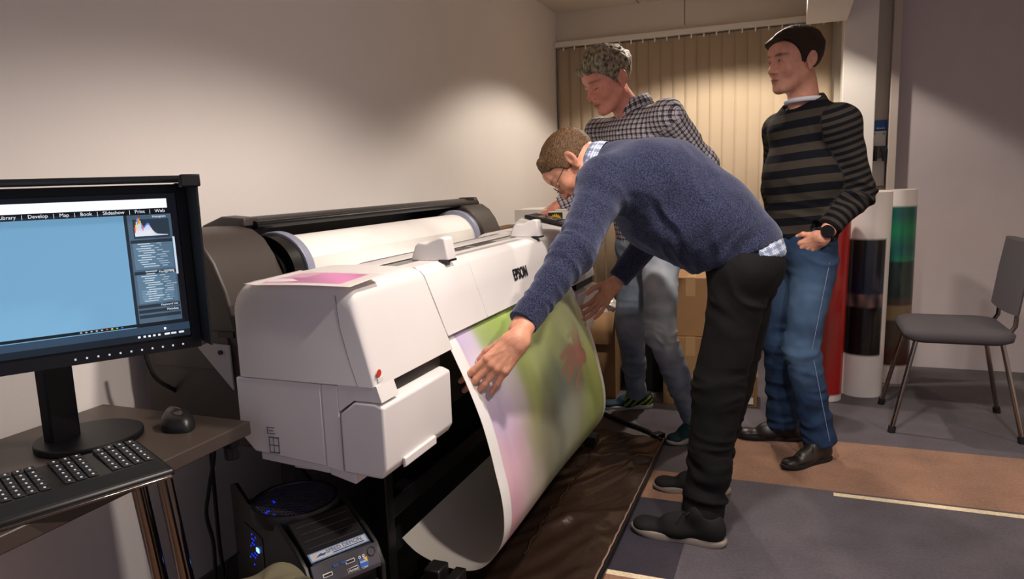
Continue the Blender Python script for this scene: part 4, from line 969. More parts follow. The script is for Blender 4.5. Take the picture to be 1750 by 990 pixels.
def surface(prims, h, extra=None, lo=None, hi=None):
    """extra(P, D) -> D lets a shape be cut or displaced; returns verts, quads"""
    pos = [p for p in prims if not p.neg]
    if lo is None: lo = np.min([p.box()[0] for p in pos], 0) - 3*h
    if hi is None: hi = np.max([p.box()[1] for p in pos], 0) + 3*h
    B = 8; n = np.ceil((hi-lo)/(h*B)).astype(int); N = n*B + 1
    D = np.ones(N, np.float32)
    ci = np.stack(np.meshgrid(*[np.arange(k) for k in n], indexing='ij'), -1).reshape(-1, 3)
    cc_ = lo + (ci + .5)*h*B
    f = lambda P: (field(prims, P) if extra is None else extra(P, field(prims, P)))
    dc = f(cc_); keep = np.abs(dc) < h*B*1.05 + .006
    for idx in np.where(~keep & (dc < 0))[0]:
        i, j, k = ci[idx]*B; D[i:i+B+1, j:j+B+1, k:k+B+1] = -1
    loc = np.stack(np.meshgrid(*[np.arange(B+1)]*3, indexing='ij'), -1).reshape(-1, 3)
    kb_ = ci[keep]
    mask = np.zeros(N, bool)
    gi = (kb_[:, None, :]*B + loc[None]).reshape(-1, 3); mask[gi[:, 0], gi[:, 1], gi[:, 2]] = True
    gi = np.argwhere(mask)
    for s_ in range(0, len(gi), 400000):
        g_ = gi[s_:s_+400000]; D[g_[:, 0], g_[:, 1], g_[:, 2]] = f(lo + g_*h)
    # surface nets
    s = D < 0
    c8 = [(a, b_, c_) for a in (0,1) for b_ in (0,1) for c_ in (0,1)]
    cnt = np.zeros(np.array(N)-1, np.int8)
    sl = lambda A, o: A[o[0]:A.shape[0]-1+o[0], o[1]:A.shape[1]-1+o[1], o[2]:A.shape[2]-1+o[2]]
    for o in c8: cnt += sl(s, o)
    act = (cnt > 0) & (cnt < 8); ai = np.argwhere(act); vid = -np.ones(act.shape, np.int64); vid[act] = np.arange(len(ai))
    acc = np.zeros((len(ai), 3)); wn = np.zeros(len(ai))
    dv = {o: D[ai[:,0]+o[0], ai[:,1]+o[1], ai[:,2]+o[2]].astype(float) for o in c8}
    for a in c8:
        for ax in range(3):
            if a[ax]: continue
            b_ = list(a); b_[ax] = 1; b_ = tuple(b_); da, db = dv[a], dv[b_]; cr = (da < 0) != (db < 0)
            t = np.where(cr, da/(da-db+1e-20), 0); p = np.tile(np.array(a, float), (len(ai), 1)); p[:, ax] += t
            acc[cr] += p[cr]; wn[cr] += 1
    V = lo + (ai + acc/np.maximum(wn, 1)[:, None])*h
    Q = []
    for ax in range(3):
        o = [0,0,0]; o[ax] = 1
        A = s[:-1, :-1, :-1]; Bm = s[1 if ax==0 else 0: (None if ax==0 else -1), 1 if ax==1 else 0:(None if ax==1 else -1), 1 if ax==2 else 0:(None if ax==2 else -1)]
        cr = np.argwhere(A != Bm); sg_ = A[cr[:,0], cr[:,1], cr[:,2]]
        u, v = [(1,2),(2,0),(0,1)][ax]
        ok = (cr[:, u] > 0) & (cr[:, v] > 0); cr = cr[ok]; sg_ = sg_[ok]
        def g(du, dv_): c_ = cr.copy(); c_[:, u] -= du; c_[:, v] -= dv_; return vid[c_[:,0], c_[:,1], c_[:,2]]
        q = np.stack([g(0,0), g(1,0), g(1,1), g(0,1)], 1); q[~sg_] = q[~sg_][:, ::-1]; Q.append(q)
    Q = np.concatenate(Q); Q = Q[(Q >= 0).all(1)]
    return V, Q
def smooth_mesh(V, Q, it=2, lam=.5):
    E_ = np.concatenate([Q[:, [0,1]], Q[:, [1,2]], Q[:, [2,3]], Q[:, [3,0]]])
    for _ in range(it):
        S_ = np.zeros_like(V); n = np.zeros(len(V)); np.add.at(S_, E_[:,0], V[E_[:,1]]); np.add.at(S_, E_[:,1], V[E_[:,0]])
        np.add.at(n, E_[:,0], 1); np.add.at(n, E_[:,1], 1); V = V + lam*(S_/np.maximum(n,1)[:,None]-V)
    return V
def normals(prims, V, e=.002, extra=None):
    f = lambda P: (field(prims, P) if extra is None else extra(P, field(prims, P)))
    g = np.stack([f(V+np.eye(3)[k]*e)-f(V-np.eye(3)[k]*e) for k in range(3)], 1); return g/(np.linalg.norm(g, axis=1)[:,None]+1e-9)
def vnoise(P, seed=0):
    P = np.asarray(P) + 100; i = np.floor(P).astype(np.int64); f = P - i; f = f*f*(3-2*f)
    def hsh(a): 
        x = (a[:,0]*73856093) ^ (a[:,1]*19349663) ^ (a[:,2]*83492791) ^ (seed*2654435); x = (x ^ (x >> 13))*1274126177 & 0x7fffffff; return (x % 100003)/100003.
    r = 0
    for o in c8_:
        w_ = np.prod(np.where(np.array(o), f, 1-f), 1); r = r + w_*hsh(i+np.array(o))
    return r*2-1
c8_ = [(a, b_, c_) for a in (0,1) for b_ in (0,1) for c_ in (0,1)]
def mesh_obj(name, V, Q, mt, parent, cols=None, pat=None, subdiv=0):
    me = bpy.data.meshes.new(name); off = np.array(parent.matrix_basis.translation) if parent is not None else np.zeros(3)
    me.vertices.add(len(V)); me.vertices.foreach_set('co', (V-off).astype(np.float32).ravel())
    n = len(Q); me.loops.add(n*4); me.polygons.add(n); me.loops.foreach_set('vertex_index', Q.astype(np.int32).ravel())
    me.polygons.foreach_set('loop_start', np.arange(0, n*4, 4, dtype=np.int32)); me.polygons.foreach_set('loop_total', np.full(n, 4, np.int32))
    me.update(calc_edges=True); me.validate(); me.polygons.foreach_set('use_smooth', [True]*len(me.polygons))
    me.materials.append(MATS[mt] if isinstance(mt, str) else mt)
    if cols is not None:
        a = me.color_attributes.new('col', 'FLOAT_COLOR', 'POINT'); a.data.foreach_set('color', np.c_[cols, np.ones(len(V))].astype(np.float32).ravel())
    if pat is not None:
        a = me.attributes.new('pat', 'FLOAT_VECTOR', 'POINT'); a.data.foreach_set('vector', pat.astype(np.float32).ravel())
    o = bpy.data.objects.new(name, me); C.objects.link(o)
    if parent is not None: o.parent = parent
    return o
def limb_coords(prims, V):
    """per vertex: group id, distance along the limb, angle round it"""
    best = np.full(len(V), 1e9); g = np.zeros(len(V)); al = np.zeros(len(V)); an = np.zeros(len(V)); rd = np.zeros(len(V))
    for p in prims:
        if p.neg or isinstance(p, EL): continue
        d = p.d(V); m_ = d < best; best = np.where(m_, d, best); t = p.t(V)
        ex = p.e/(p.L+1e-9); ref = np.array([0,1,0]) if abs(ex[1]) < .8 else np.array([1,0,0]); u = ref-ex*(ref@ex); u /= np.linalg.norm(u); w_ = np.cross(ex, u)
        q = V - p.a; a_ = np.arctan2(q@w_, q@u)
        # unclamped distance keeps stripes running past the joints
        al = np.where(m_, p.L0 + ((V-p.a)@ex), al); an = np.where(m_, a_, an); g = np.where(m_, p.g, g); rd = np.where(m_, p.ra+(p.rb-p.ra)*t, rd)
    return g, al, an, rd
def Rt(fwd, up):
    """columns: right, forward, up (right-handed: right = fwd x up)"""
    f = np.array(fwd, float); f /= np.linalg.norm(f); u = np.array(up, float); u -= f*(u@f); u /= np.linalg.norm(u); return np.array([np.cross(f, u), f, u]).T

# head in its own frame: +y face, +z crown, +x the person's right... units metres, origin between the ears
def head_prims(jaw=1.0, nose=1.0, brow=1.0, chin=0.0, cheek=0.0):
    H = []
    H += [EL((0,-.018,.040), (.0735,.094,.080), bl=.02), EL((0,.020,.015), (.0665,.066,.080), bl=.03),
          EL((0,.030,-.045), (.0525*jaw,.050,.062), bl=.035), RC((-.052*jaw,-.008,-.040),(-.022,.060,-.094),.016,.014,bl=.03), RC((.052*jaw,-.008,-.040),(.022,.060,-.094),.016,.014,bl=.03),
          EL((0,.070,-.092-chin), (.021,.015,.016), bl=.022), EL((.041,.058,-.022), (.021+cheek,.021,.022), bl=.022), EL((-.041,.058,-.022), (.021+cheek,.021,.022), bl=.022),
          RC((-.034,.074,.026),(.034,.074,.026),.0095*brow,.0095*brow,bl=.016), EL((0,.072,.050), (.047,.022,.03), bl=.02),
          EL((0,.070,-.062), (.028,.018,.024), bl=.016)]
    # eye sockets
    H += [EL((.0315,.091,.008), (.0175,.0135,.0115), bl=.012, neg=True), EL((-.0315,.091,.008), (.0175,.0135,.0115), bl=.012, neg=True)]
    H2 = []
    # nose, lips
    H2 += [RC((0,.082,.014),(0,.101*1.0,-.024),.0075,.0100*nose,bl=.012), EL((0,.1015,-.0285), (.0115*nose,.0125,.0100), bl=.008),
           EL((.0115,.090,-.031), (.0075,.0105,.0075), bl=.006), EL((-.0115,.090,-.031), (.0075,.0105,.0075), bl=.006),
           EL((0,.088,-.058), (.0215,.0080,.0048), bl=.005), EL((0,.0865,-.0685), (.0175,.0085,.0058), bl=.005)]
    # eyelids (eyeball below a lid shell)
    for s_ in (-1, 1):
        H2 += [EL((.0315*s_,.0735,.0075), (.0135,.0125,.0125), bl=.004),
               RC((.0195*s_,.0835,.0100),(.0300*s_,.0880,.0150),.0030,.0034,bl=.004), RC((.0300*s_,.0880,.0150),(.0440*s_,.0790,.0095),.0034,.0030,bl=.004),
               RC((.0200*s_,.0825,.0050),(.0320*s_,.0850,.0005),.0026,.0026,bl=.004), RC((.0320*s_,.0850,.0005),(.0440*s_,.0780,.0055),.0026,.0026,bl=.004)]
        # ears: shell with hollow, lobe
        Me = Rt((.25*s_,.15,0) if False else (0,1,.25), (0,-.25,1)); 
        c_ = np.array([.0775*s_,-.012,-.002])
        H2 += [EL(c_+np.array([.006*s_,-.006,.006]), (.0070,.0195,.0305), Rt((-.55*s_,1,.18),(0,-.2,1)), bl=.006), EL(c_+np.array([.003*s_,.001,-.024]), (.0055,.009,.011), bl=.005)]
        H2 += [EL(c_+np.array([.013*s_,-.002,.008]), (.0060,.0105,.0175), Rt((-.55*s_,1,.18),(0,-.2,1)), bl=.004, neg=True)]
    H2 += [RC((-.019,.0985,-.0630),(.019,.0985,-.0630),.0042,.0042,bl=.004,neg=True) , EL((.0062,.0985,-.0385),(.0034,.0045,.0035),bl=.003,neg=True), EL((-.0062,.0985,-.0385),(.0034,.0045,.0035),bl=.003,neg=True)]
    return H, H2
def head_field(HH, P, extra_pos=()):
    D = field(HH[0] , P)
    pos = [p for p in HH[1] if not p.neg]; neg = [p for p in HH[1] if p.neg]
    for p in list(pos)+list(extra_pos):
        d = p.d(P); k = p.bl; h_ = np.clip(.5+.5*(D-d)/k, 0, 1); D = D*(1-h_)+d*h_-k*h_*(1-h_)
    for p in neg:
        d = -p.d(P); k = p.bl; h_ = np.clip(.5+.5*(d-D)/k, 0, 1); D = D*(1-h_)+d*h_+k*h_*(1-h_)
    return D
def head_colour(P, skin, brow_c, lip, stub, iris=(70,80,80), blush=.5, look=(0,0), down=False):
    """P in head frame; colours belong to the face: brows, lips, eyes, stubble"""
    col = np.tile(lin(skin), (len(P), 1)); red = lin((190,90,75))
    def mix(mask, c): 
        nonlocal col; col = col*(1-mask[:,None]) + np.asarray(c)[None]*mask[:,None]
    x, y, z = P.T; ax = np.abs(x)
    g = lambda c, r: np.exp(-(((ax-c[0])/r[0])**2+((y-c[1])/r[1])**2+((z-c[2])/r[2])**2))
    mix(.35*blush*g((.042,.07,-.025),(.022,.03,.022)), red); mix(.35*blush*g((0,.105,-.028),(.016,.02,.014)), red); mix(.30*blush*g((.078,-.015,0),(.02,.03,.035)), red)
    mix(stub*np.clip((-.030-z)/.02,0,1)*np.clip((y+.01)/.03,0,1), lin(tuple(int(c*.72) for c in skin)))
    mix(.75*np.clip(1.4-np.hypot((ax-0)/.024,(z+.063)/.0105),0,1)*(y>.075), lin(lip))
    mix(.9*(np.abs(z+.0632)<.0013)*(ax<.021)*(y>.075), lin((60,25,22)))
    arch = .0265 + .004*np.cos((ax-.036)/.02) - .0; bm = np.clip(1.5-np.hypot((ax-.033)/.021,(z-arch)/.0052),0,1)*(y>.055); mix(.8*bm, lin(brow_c))
    for s_ in (-1, 1):
        ex = x - .0315*s_; ez = z-.0072
        if down:
            sl_ = (np.abs(z - (.0005+ .0016*(ex/.012)**2)) < .0015) & (np.abs(ex) < .0135) & (y > .07); mix(sl_*.85, lin((62,38,32))); continue
        inside = (np.hypot(ex/.0105, ez/.0034) < 1) & (y > .07) & (y < .0885)
        mix(inside*1., lin((196,186,180))); rr_ = np.hypot(ex-look[0], ez-look[1]); mix((inside & (rr_ < .0048))*1., lin(iris)); mix((inside & (rr_ < .0024))*1., lin((8,8,8)))
        rim = (np.abs(np.hypot(ex/.0115, ez/.0052)-1) < .16) & (y > .07) & (z > .004); mix(rim*.75, lin((70,40,34)))
    return col
def hair_shape(HH, tufts=(), th=.010, front=.055, side=.0, nap=-.045, seed=1, amp=.004, topth=.0, fringe=None, rough=60):
    """shell over the cranium with a hairline"""
    def f(P):
        D = head_field(([HH[0][0], HH[0][1]], []), P)
        x, y, z = P.T
        up_ = np.clip((z-.03)/.08, 0, 1)
        t = .0055 + (th-.0055)*np.clip((z-.01)/.05,0,1) + topth*up_
        n1 = vnoise(P*np.array([rough, rough*.35, rough])+seed, seed)*amp + vnoise(P*np.array([rough*2.2, rough, rough*2.2]), seed+3)*amp*.5
        D = D - t
        for p in tufts: d = p.d(P); k = p.bl; h_ = np.clip(.5+.5*(D-d)/k, 0, 1); D = D*(1-h_)+d*h_-k*h_*(1-h_)
        D = D - n1*(.4+.6*up_)
        # hairline plane set: keep points behind/above the line
        zl = front - .10*np.clip((.065-y)/.12, 0, 1)**1.0*0
        line = np.where(y > .0, (front - z) + (0.0), 0)   # positive below hairline in front
        fr = front + (0 if fringe is None else fringe(x, y)) + .006*vnoise(P*np.array([70,20,20]), seed+7)
        cutf = np.where(y > .018, (fr - z), -1.0)
        # temples: hairline comes down in front of the ears
        tl = np.clip((y-.018)/.05, 0, 1); zt = -.004 + (fr+.004)*tl**.6
        cutt = np.where(y > .006, (zt - z)*.8, -1.0)
        zs = np.where(y > -.03, .030 - side, nap + (.030-side-nap)*np.clip((y+.075)/.045, 0, 1)); cuts = np.where(y > .006, -1.0, (zs - z)*.8)
        zs2 = np.where(y > -.018, .028-side, nap); cuts = np.where(y <= .006, (np.interp(y, [-.12,-.07,-.035,-.02,.006], [nap,nap,nap+.012,.022-side,-.012]) - z)*.8, -1.0)
        c_ = np.maximum(cutt, cuts)
        k = .004; h_ = np.clip(.5+.5*(c_-D)/k, 0, 1); return D*(1-h_)+c_*h_+k*h_*(1-h_)
    return f
def mesh_from(f, lo, hi, h):
    class Dm: neg = False
    return surface([], h, extra=lambda P, D: f(P), lo=np.array(lo, float), hi=np.array(hi, float))

# hand in its own frame: wrist at origin, fingers along +y, back of the hand +z, thumb on +x side
def hand_prims(curl=(20,20,20,20), spread=(6,2,-3,-9), thumb=((.030,.040,-.012),(.048,.062,-.022),(.052,.088,-.028)), sc=1.0, curlk=1.0, side=1):
    Hh = []
    s_ = side
    Hh += [EL((0,.002,0),(.029,.030,.020),bl=.012), RC((.014*s_,.018,.0),(.026*s_,.082,.0),.0165,.0125,bl=.012), RC((.002*s_,.016,.001),(.009*s_,.086,.002),.0165,.0125,bl=.010),
           RC((-.008*s_,.016,.0),(-.010*s_,.084,.001),.0160,.0120,bl=.010), RC((-.016*s_,.016,-.002),(-.028*s_,.076,-.002),.0155,.0112,bl=.010)]
    base = [(.027,.086),(.0095,.091),(-.0095,.088),(-.028,.079)]; Ls = [(.043,.026,.021),(.048,.030,.022),(.044,.028,.022),(.034,.020,.019)]; rad = [(.0098,.0088,.0080,.0068),(.0100,.0090,.0082,.0070),(.0094,.0086,.0078,.0066),(.0084,.0076,.0068,.0058)]
    tips = []
    for i in range(4):
        p = np.array([base[i][0]*s_, base[i][1], 0.0]); a = 0.0; sp_ = math.radians(spread[i])*s_; cu = curl[i]
        cs = cu if hasattr(cu, '__len__') else (cu*.8, cu, cu*.7)
        for j in range(3):
            a += math.radians(cs[j]); dr = np.array([math.sin(sp_)*math.cos(a), math.cos(sp_)*math.cos(a), -math.sin(a)]); q = p + dr*Ls[i][j]
            Hh.append(RC(p, q, rad[i][j], rad[i][j+1], bl=.0035 if j else .006)); 
            p = q
        tips.append((p.copy(), dr.copy()))
    th = [np.array([.020*s_,.016,-.006])] + [np.array([t[0]*s_, t[1], t[2]]) for t in thumb]
    rr_ = (.0175,.0120,.0108,.0082)
    for j in range(3): Hh.append(RC(th[j], th[j+1], rr_[j], rr_[j+1], bl=.010 if j == 0 else .004))
    tips.append((th[3], (th[3]-th[2])/np.linalg.norm(th[3]-th[2])))
    # knuckle bumps and tendons
    for i in range(4):
        Hh.append(EL((base[i][0]*s_, base[i][1]-.004, .0085),(.0065,.009,.005),bl=.006)); Hh.append(RC((.004*s_*(1-i), .03, .0135),(base[i][0]*s_, base[i][1]-.012, .0110),.0022,.0022,bl=.006))
    return [q for q in xf(Hh, np.eye(3), np.zeros(3), sc)], tips
def skin_colour(n, skin): return np.tile(lin(skin), (n, 1))

attr_mat('skin', 'col', .48, bump=.25, bscale=420, sss=.06, var=.10, vscale=45, spec=.4)
def hair_mat(name, c1, c2, scale=260):
    m_, N_, L_, P_ = new_mat(name); P_.inputs['Roughness'].default_value = .6; P_.inputs['Specular IOR Level'].default_value = .3
    tc = N_.new('ShaderNodeTexCoord'); mpn = N_.new('ShaderNodeMapping'); mpn.inputs['Scale'].default_value = (1,.22,.5); L_.new(tc.outputs['Object'], mpn.inputs['Vector'])
    n = N_.new('ShaderNodeTexNoise'); n.inputs['Scale'].default_value = scale; n.inputs['Detail'].default_value = 6; L_.new(mpn.outputs[0], n.inputs['Vector'])
    cr = N_.new('ShaderNodeValToRGB'); cr.color_ramp.elements[0].position = .35; cr.color_ramp.elements[0].color = srgb(c1); cr.color_ramp.elements[1].position = .68; cr.color_ramp.elements[1].color = srgb(c2)
    L_.new(n.outputs['Fac'], cr.inputs[0]); L_.new(cr.outputs[0], P_.inputs['Base Color'])
    b_ = N_.new('ShaderNodeBump'); b_.inputs['Strength'].default_value = .9; b_.inputs['Distance'].default_value = .004; L_.new(n.outputs['Fac'], b_.inputs['Height']); L_.new(b_.outputs[0], P_.inputs['Normal'])
# cloth materials driven by the limb coordinates carried on the mesh (pat = round, along, group)
def knit_mat(name, c1, c2):
    m_, N_, L_, P_ = new_mat(name); P_.inputs['Roughness'].default_value = .9; P_.inputs['Specular IOR Level'].default_value = .1; P_.inputs['Sheen Weight'].default_value = .3
    P_.inputs['Sheen Tint'].default_value = (.6,.65,.9,1)
    tc = N_.new('ShaderNodeTexCoord'); n = N_.new('ShaderNodeTexNoise'); n.inputs['Scale'].default_value = 260; n.inputs['Detail'].default_value = 3; L_.new(tc.outputs['Object'], n.inputs['Vector'])
    cr = N_.new('ShaderNodeValToRGB'); cr.color_ramp.elements[0].position = .38; cr.color_ramp.elements[0].color = srgb(c1); cr.color_ramp.elements[1].position = .66; cr.color_ramp.elements[1].color = srgb(c2)
    L_.new(n.outputs['Fac'], cr.inputs[0]); L_.new(cr.outputs[0], P_.inputs['Base Color'])
    b_ = N_.new('ShaderNodeBump'); b_.inputs['Strength'].default_value = .5; b_.inputs['Distance'].default_value = .003; L_.new(n.outputs['Fac'], b_.inputs['Height']); L_.new(b_.outputs[0], P_.inputs['Normal'])
def pat_nodes(N_, L_):
    a = N_.new('ShaderNodeAttribute'); a.attribute_name = 'pat'; s = N_.new('ShaderNodeSeparateXYZ'); L_.new(a.outputs['Vector'], s.inputs[0]); return s
def stripes(N_, L_, src, period, duty, phase=0.0):
    m1 = N_.new('ShaderNodeMath'); m1.operation = 'ADD'; m1.inputs[1].default_value = 10*period+phase; L_.new(src, m1.inputs[0])
    m2 = N_.new('ShaderNodeMath'); m2.operation = 'DIVIDE'; m2.inputs[1].default_value = period; L_.new(m1.outputs[0], m2.inputs[0])
    m3 = N_.new('ShaderNodeMath'); m3.operation = 'FRACT'; L_.new(m2.outputs[0], m3.inputs[0])
    m4 = N_.new('ShaderNodeMath'); m4.operation = 'LESS_THAN'; m4.inputs[1].default_value = duty; L_.new(m3.outputs[0], m4.inputs[0]); return m4.outputs[0]
def mixc(N_, L_, fac, a, b_):
    r = N_.new('ShaderNodeMix'); r.data_type = 'RGBA'; 
    if isinstance(fac, float): r.inputs[0].default_value = fac
    else: L_.new(fac, r.inputs[0])
    for i, v in ((6, a), (7, b_)):
        if isinstance(v, tuple): r.inputs[i].default_value = v
        else: L_.new(v, r.inputs[i])
    return r.outputs[2]
def fine_bump(N_, L_, P_, scale=500, st=.3):
    tc = N_.new('ShaderNodeTexCoord'); n = N_.new('ShaderNodeTexNoise'); n.inputs['Scale'].default_value = scale; L_.new(tc.outputs['Object'], n.inputs['Vector'])
    b_ = N_.new('ShaderNodeBump'); b_.inputs['Strength'].default_value = st; b_.inputs['Distance'].default_value = .002; L_.new(n.outputs['Fac'], b_.inputs['Height']); L_.new(b_.outputs[0], P_.inputs['Normal'])
def stripe_sweater(name):
    m_, N_, L_, P_ = new_mat(name); P_.inputs['Roughness'].default_value = .9; P_.inputs['Specular IOR Level'].default_value = .15
    s = pat_nodes(N_, L_); st = stripes(N_, L_, s.outputs[1], 1.0, .5); c = mixc(N_, L_, st, srgb('#0d0f16'), srgb('#38332d')); L_.new(c, P_.inputs['Base Color']); fine_bump(N_, L_, P_)
def plaid(name, base, dark, white, per=.022, fine=.0055, dw=.36):
    m_, N_, L_, P_ = new_mat(name); P_.inputs['Roughness'].default_value = .85; P_.inputs['Specular IOR Level'].default_value = .2
    s = pat_nodes(N_, L_)
    a1 = stripes(N_, L_, s.outputs[0], per, dw); a2 = stripes(N_, L_, s.outputs[1], per, dw)
    w1 = stripes(N_, L_, s.outputs[0], per, .10, per*.45); w2 = stripes(N_, L_, s.outputs[1], per, .10, per*.45)
    f1 = stripes(N_, L_, s.outputs[0], fine, .35); f2 = stripes(N_, L_, s.outputs[1], fine, .35)
    c = mixc(N_, L_, f1, srgb(white), srgb(base)); c2 = mixc(N_, L_, f2, c, srgb(base))
    def half(fac, k):
        m4 = N_.new('ShaderNodeMath'); m4.operation = 'MULTIPLY'; m4.inputs[1].default_value = k; L_.new(fac, m4.inputs[0]); return m4.outputs[0]
    c3 = mixc(N_, L_, half(a1,.78), c2, srgb(dark)); c4 = mixc(N_, L_, half(a2,.78), c3, srgb(dark)); c5 = mixc(N_, L_, half(w1,.5), c4, srgb(white)); c6 = mixc(N_, L_, half(w2,.5), c5, srgb(white))
    L_.new(c6, P_.inputs['Base Color']); fine_bump(N_, L_, P_)
def denim(name, c1, c2, fade):
    """woven blue with wear on the thighs and knees (col carries the wear)"""
    m_, N_, L_, P_ = new_mat(name); P_.inputs['Roughness'].default_value = .85; P_.inputs['Specular IOR Level'].default_value = .2
    tc = N_.new('ShaderNodeTexCoord'); n = N_.new('ShaderNodeTexNoise'); n.inputs['Scale'].default_value = 14; n.inputs['Detail'].default_value = 6; L_.new(tc.outputs['Object'], n.inputs['Vector'])
    cr = N_.new('ShaderNodeValToRGB'); cr.color_ramp.elements[0].position = .35; cr.color_ramp.elements[0].color = srgb(c1); cr.color_ramp.elements[1].position = .7; cr.color_ramp.elements[1].color = srgb(c2)
    L_.new(n.outputs['Fac'], cr.inputs[0]); a = N_.new('ShaderNodeAttribute'); a.attribute_name = 'col'
    c = mixc(N_, L_, a.outputs['Fac'], cr.outputs[0], srgb(fade)); L_.new(c, P_.inputs['Base Color']); fine_bump(N_, L_, P_, 650, .5)
knit_mat('knit_blue', '#161929', '#3a3f5a'); stripe_sweater('knit_striped')
plaid('shirt_dark', '#8f8690', '#2a2230', '#d8d4d6'); plaid('shirt_light', '#93a3bd', '#6f7fa0', '#dfe4ee', per=.03)
denim('denim_light', '#6d7b8b', '#8f9cab', '#c4c9cf'); denim('denim_blue', '#1a2a42', '#273e5e', '#56708f'); 
mat('trouser_black', '#0a090b', .85, bump=.3, bscale=400, var=.05, spec=.25); mat('cotton_white', '#dfe0ea', .8)
hair_mat('hair_brown', '#1c130d', '#3b281a'); hair_mat('hair_sandy', '#3f2c1a', '#73573a'); hair_mat('hair_grey', '#4a4030', '#b5a98f', 110)
mat('shoe_black', '#151414', .8, bump=.3, bscale=300, spec=.3); mat('sole_grey', '#8b8279', .7); mat('leather_black', '#1b1614', .42, bump=.3, bscale=160, spec=.6); mat('sole_black', '#0d0c0c', .6)
mat('lace_black', '#0c0c0c', .8); mat('lace_lime', '#a5c71e', .6); mat('lime', '#a8d01c', .5); mat('sole_pale', '#b9b6ae', .6); mat('lace_orange', '#c8542e', .6)
attr_mat('running_mesh', 'col', .7, bump=.4, bscale=500)
mat('wire', '#4a443c', .3, metal=.9); mat('steelrim', '#24262a', .3, metal=.7); mat('watchface', '#0c0e12', .15); mat('gold_dark', '#6a5f50', .35, metal=.6)
glm, N_, L_, P_ = new_mat('lens'); P_.inputs['Transmission Weight'].default_value = 1.0; P_.inputs['Roughness'].default_value = .02; P_.inputs['IOR'].default_value = 1.08

def wrinkle(V, prims, rules, seed=0):
    """folds: rules = (centre point, radius, axis the folds are stacked along, amplitude, frequency)"""
    Nn = normals(prims, V, .004); d = np.zeros(len(V))
    for i, (c, r, ax, amp, fr) in enumerate(rules):
        c = np.array(c, float); ax = np.array(ax, float)/np.linalg.norm(ax); q = V - c; w_ = np.exp(-(q*q).sum(1)/r**2)
        u = q @ ax; rest = q - u[:, None]*ax; X = rest*6.5 + ax*(u*fr*.42)[:, None] + .5*vnoise(V*8, seed+i)[:, None]
        d += amp*w_*(.9-np.abs(vnoise(X, seed+i))*3.2)
    d += .0028*vnoise(V*9+seed, seed) + .0014*vnoise(V*24, seed+1)
    return V + Nn*d[:, None]
def cut_planes(planes):
    """planes: list of (point, outward normal): keep the inner side; local radius limits each plane to its limb"""
    def ex(P, D):
        for c, n, R_ in planes:
            c = np.array(c, float); n = np.array(n, float)/np.linalg.norm(n); q = P - c
            pl = q @ n; near = np.linalg.norm(q, axis=1) < R_; D = np.where(near, np.maximum(D, pl), D)
        return D
    return ex
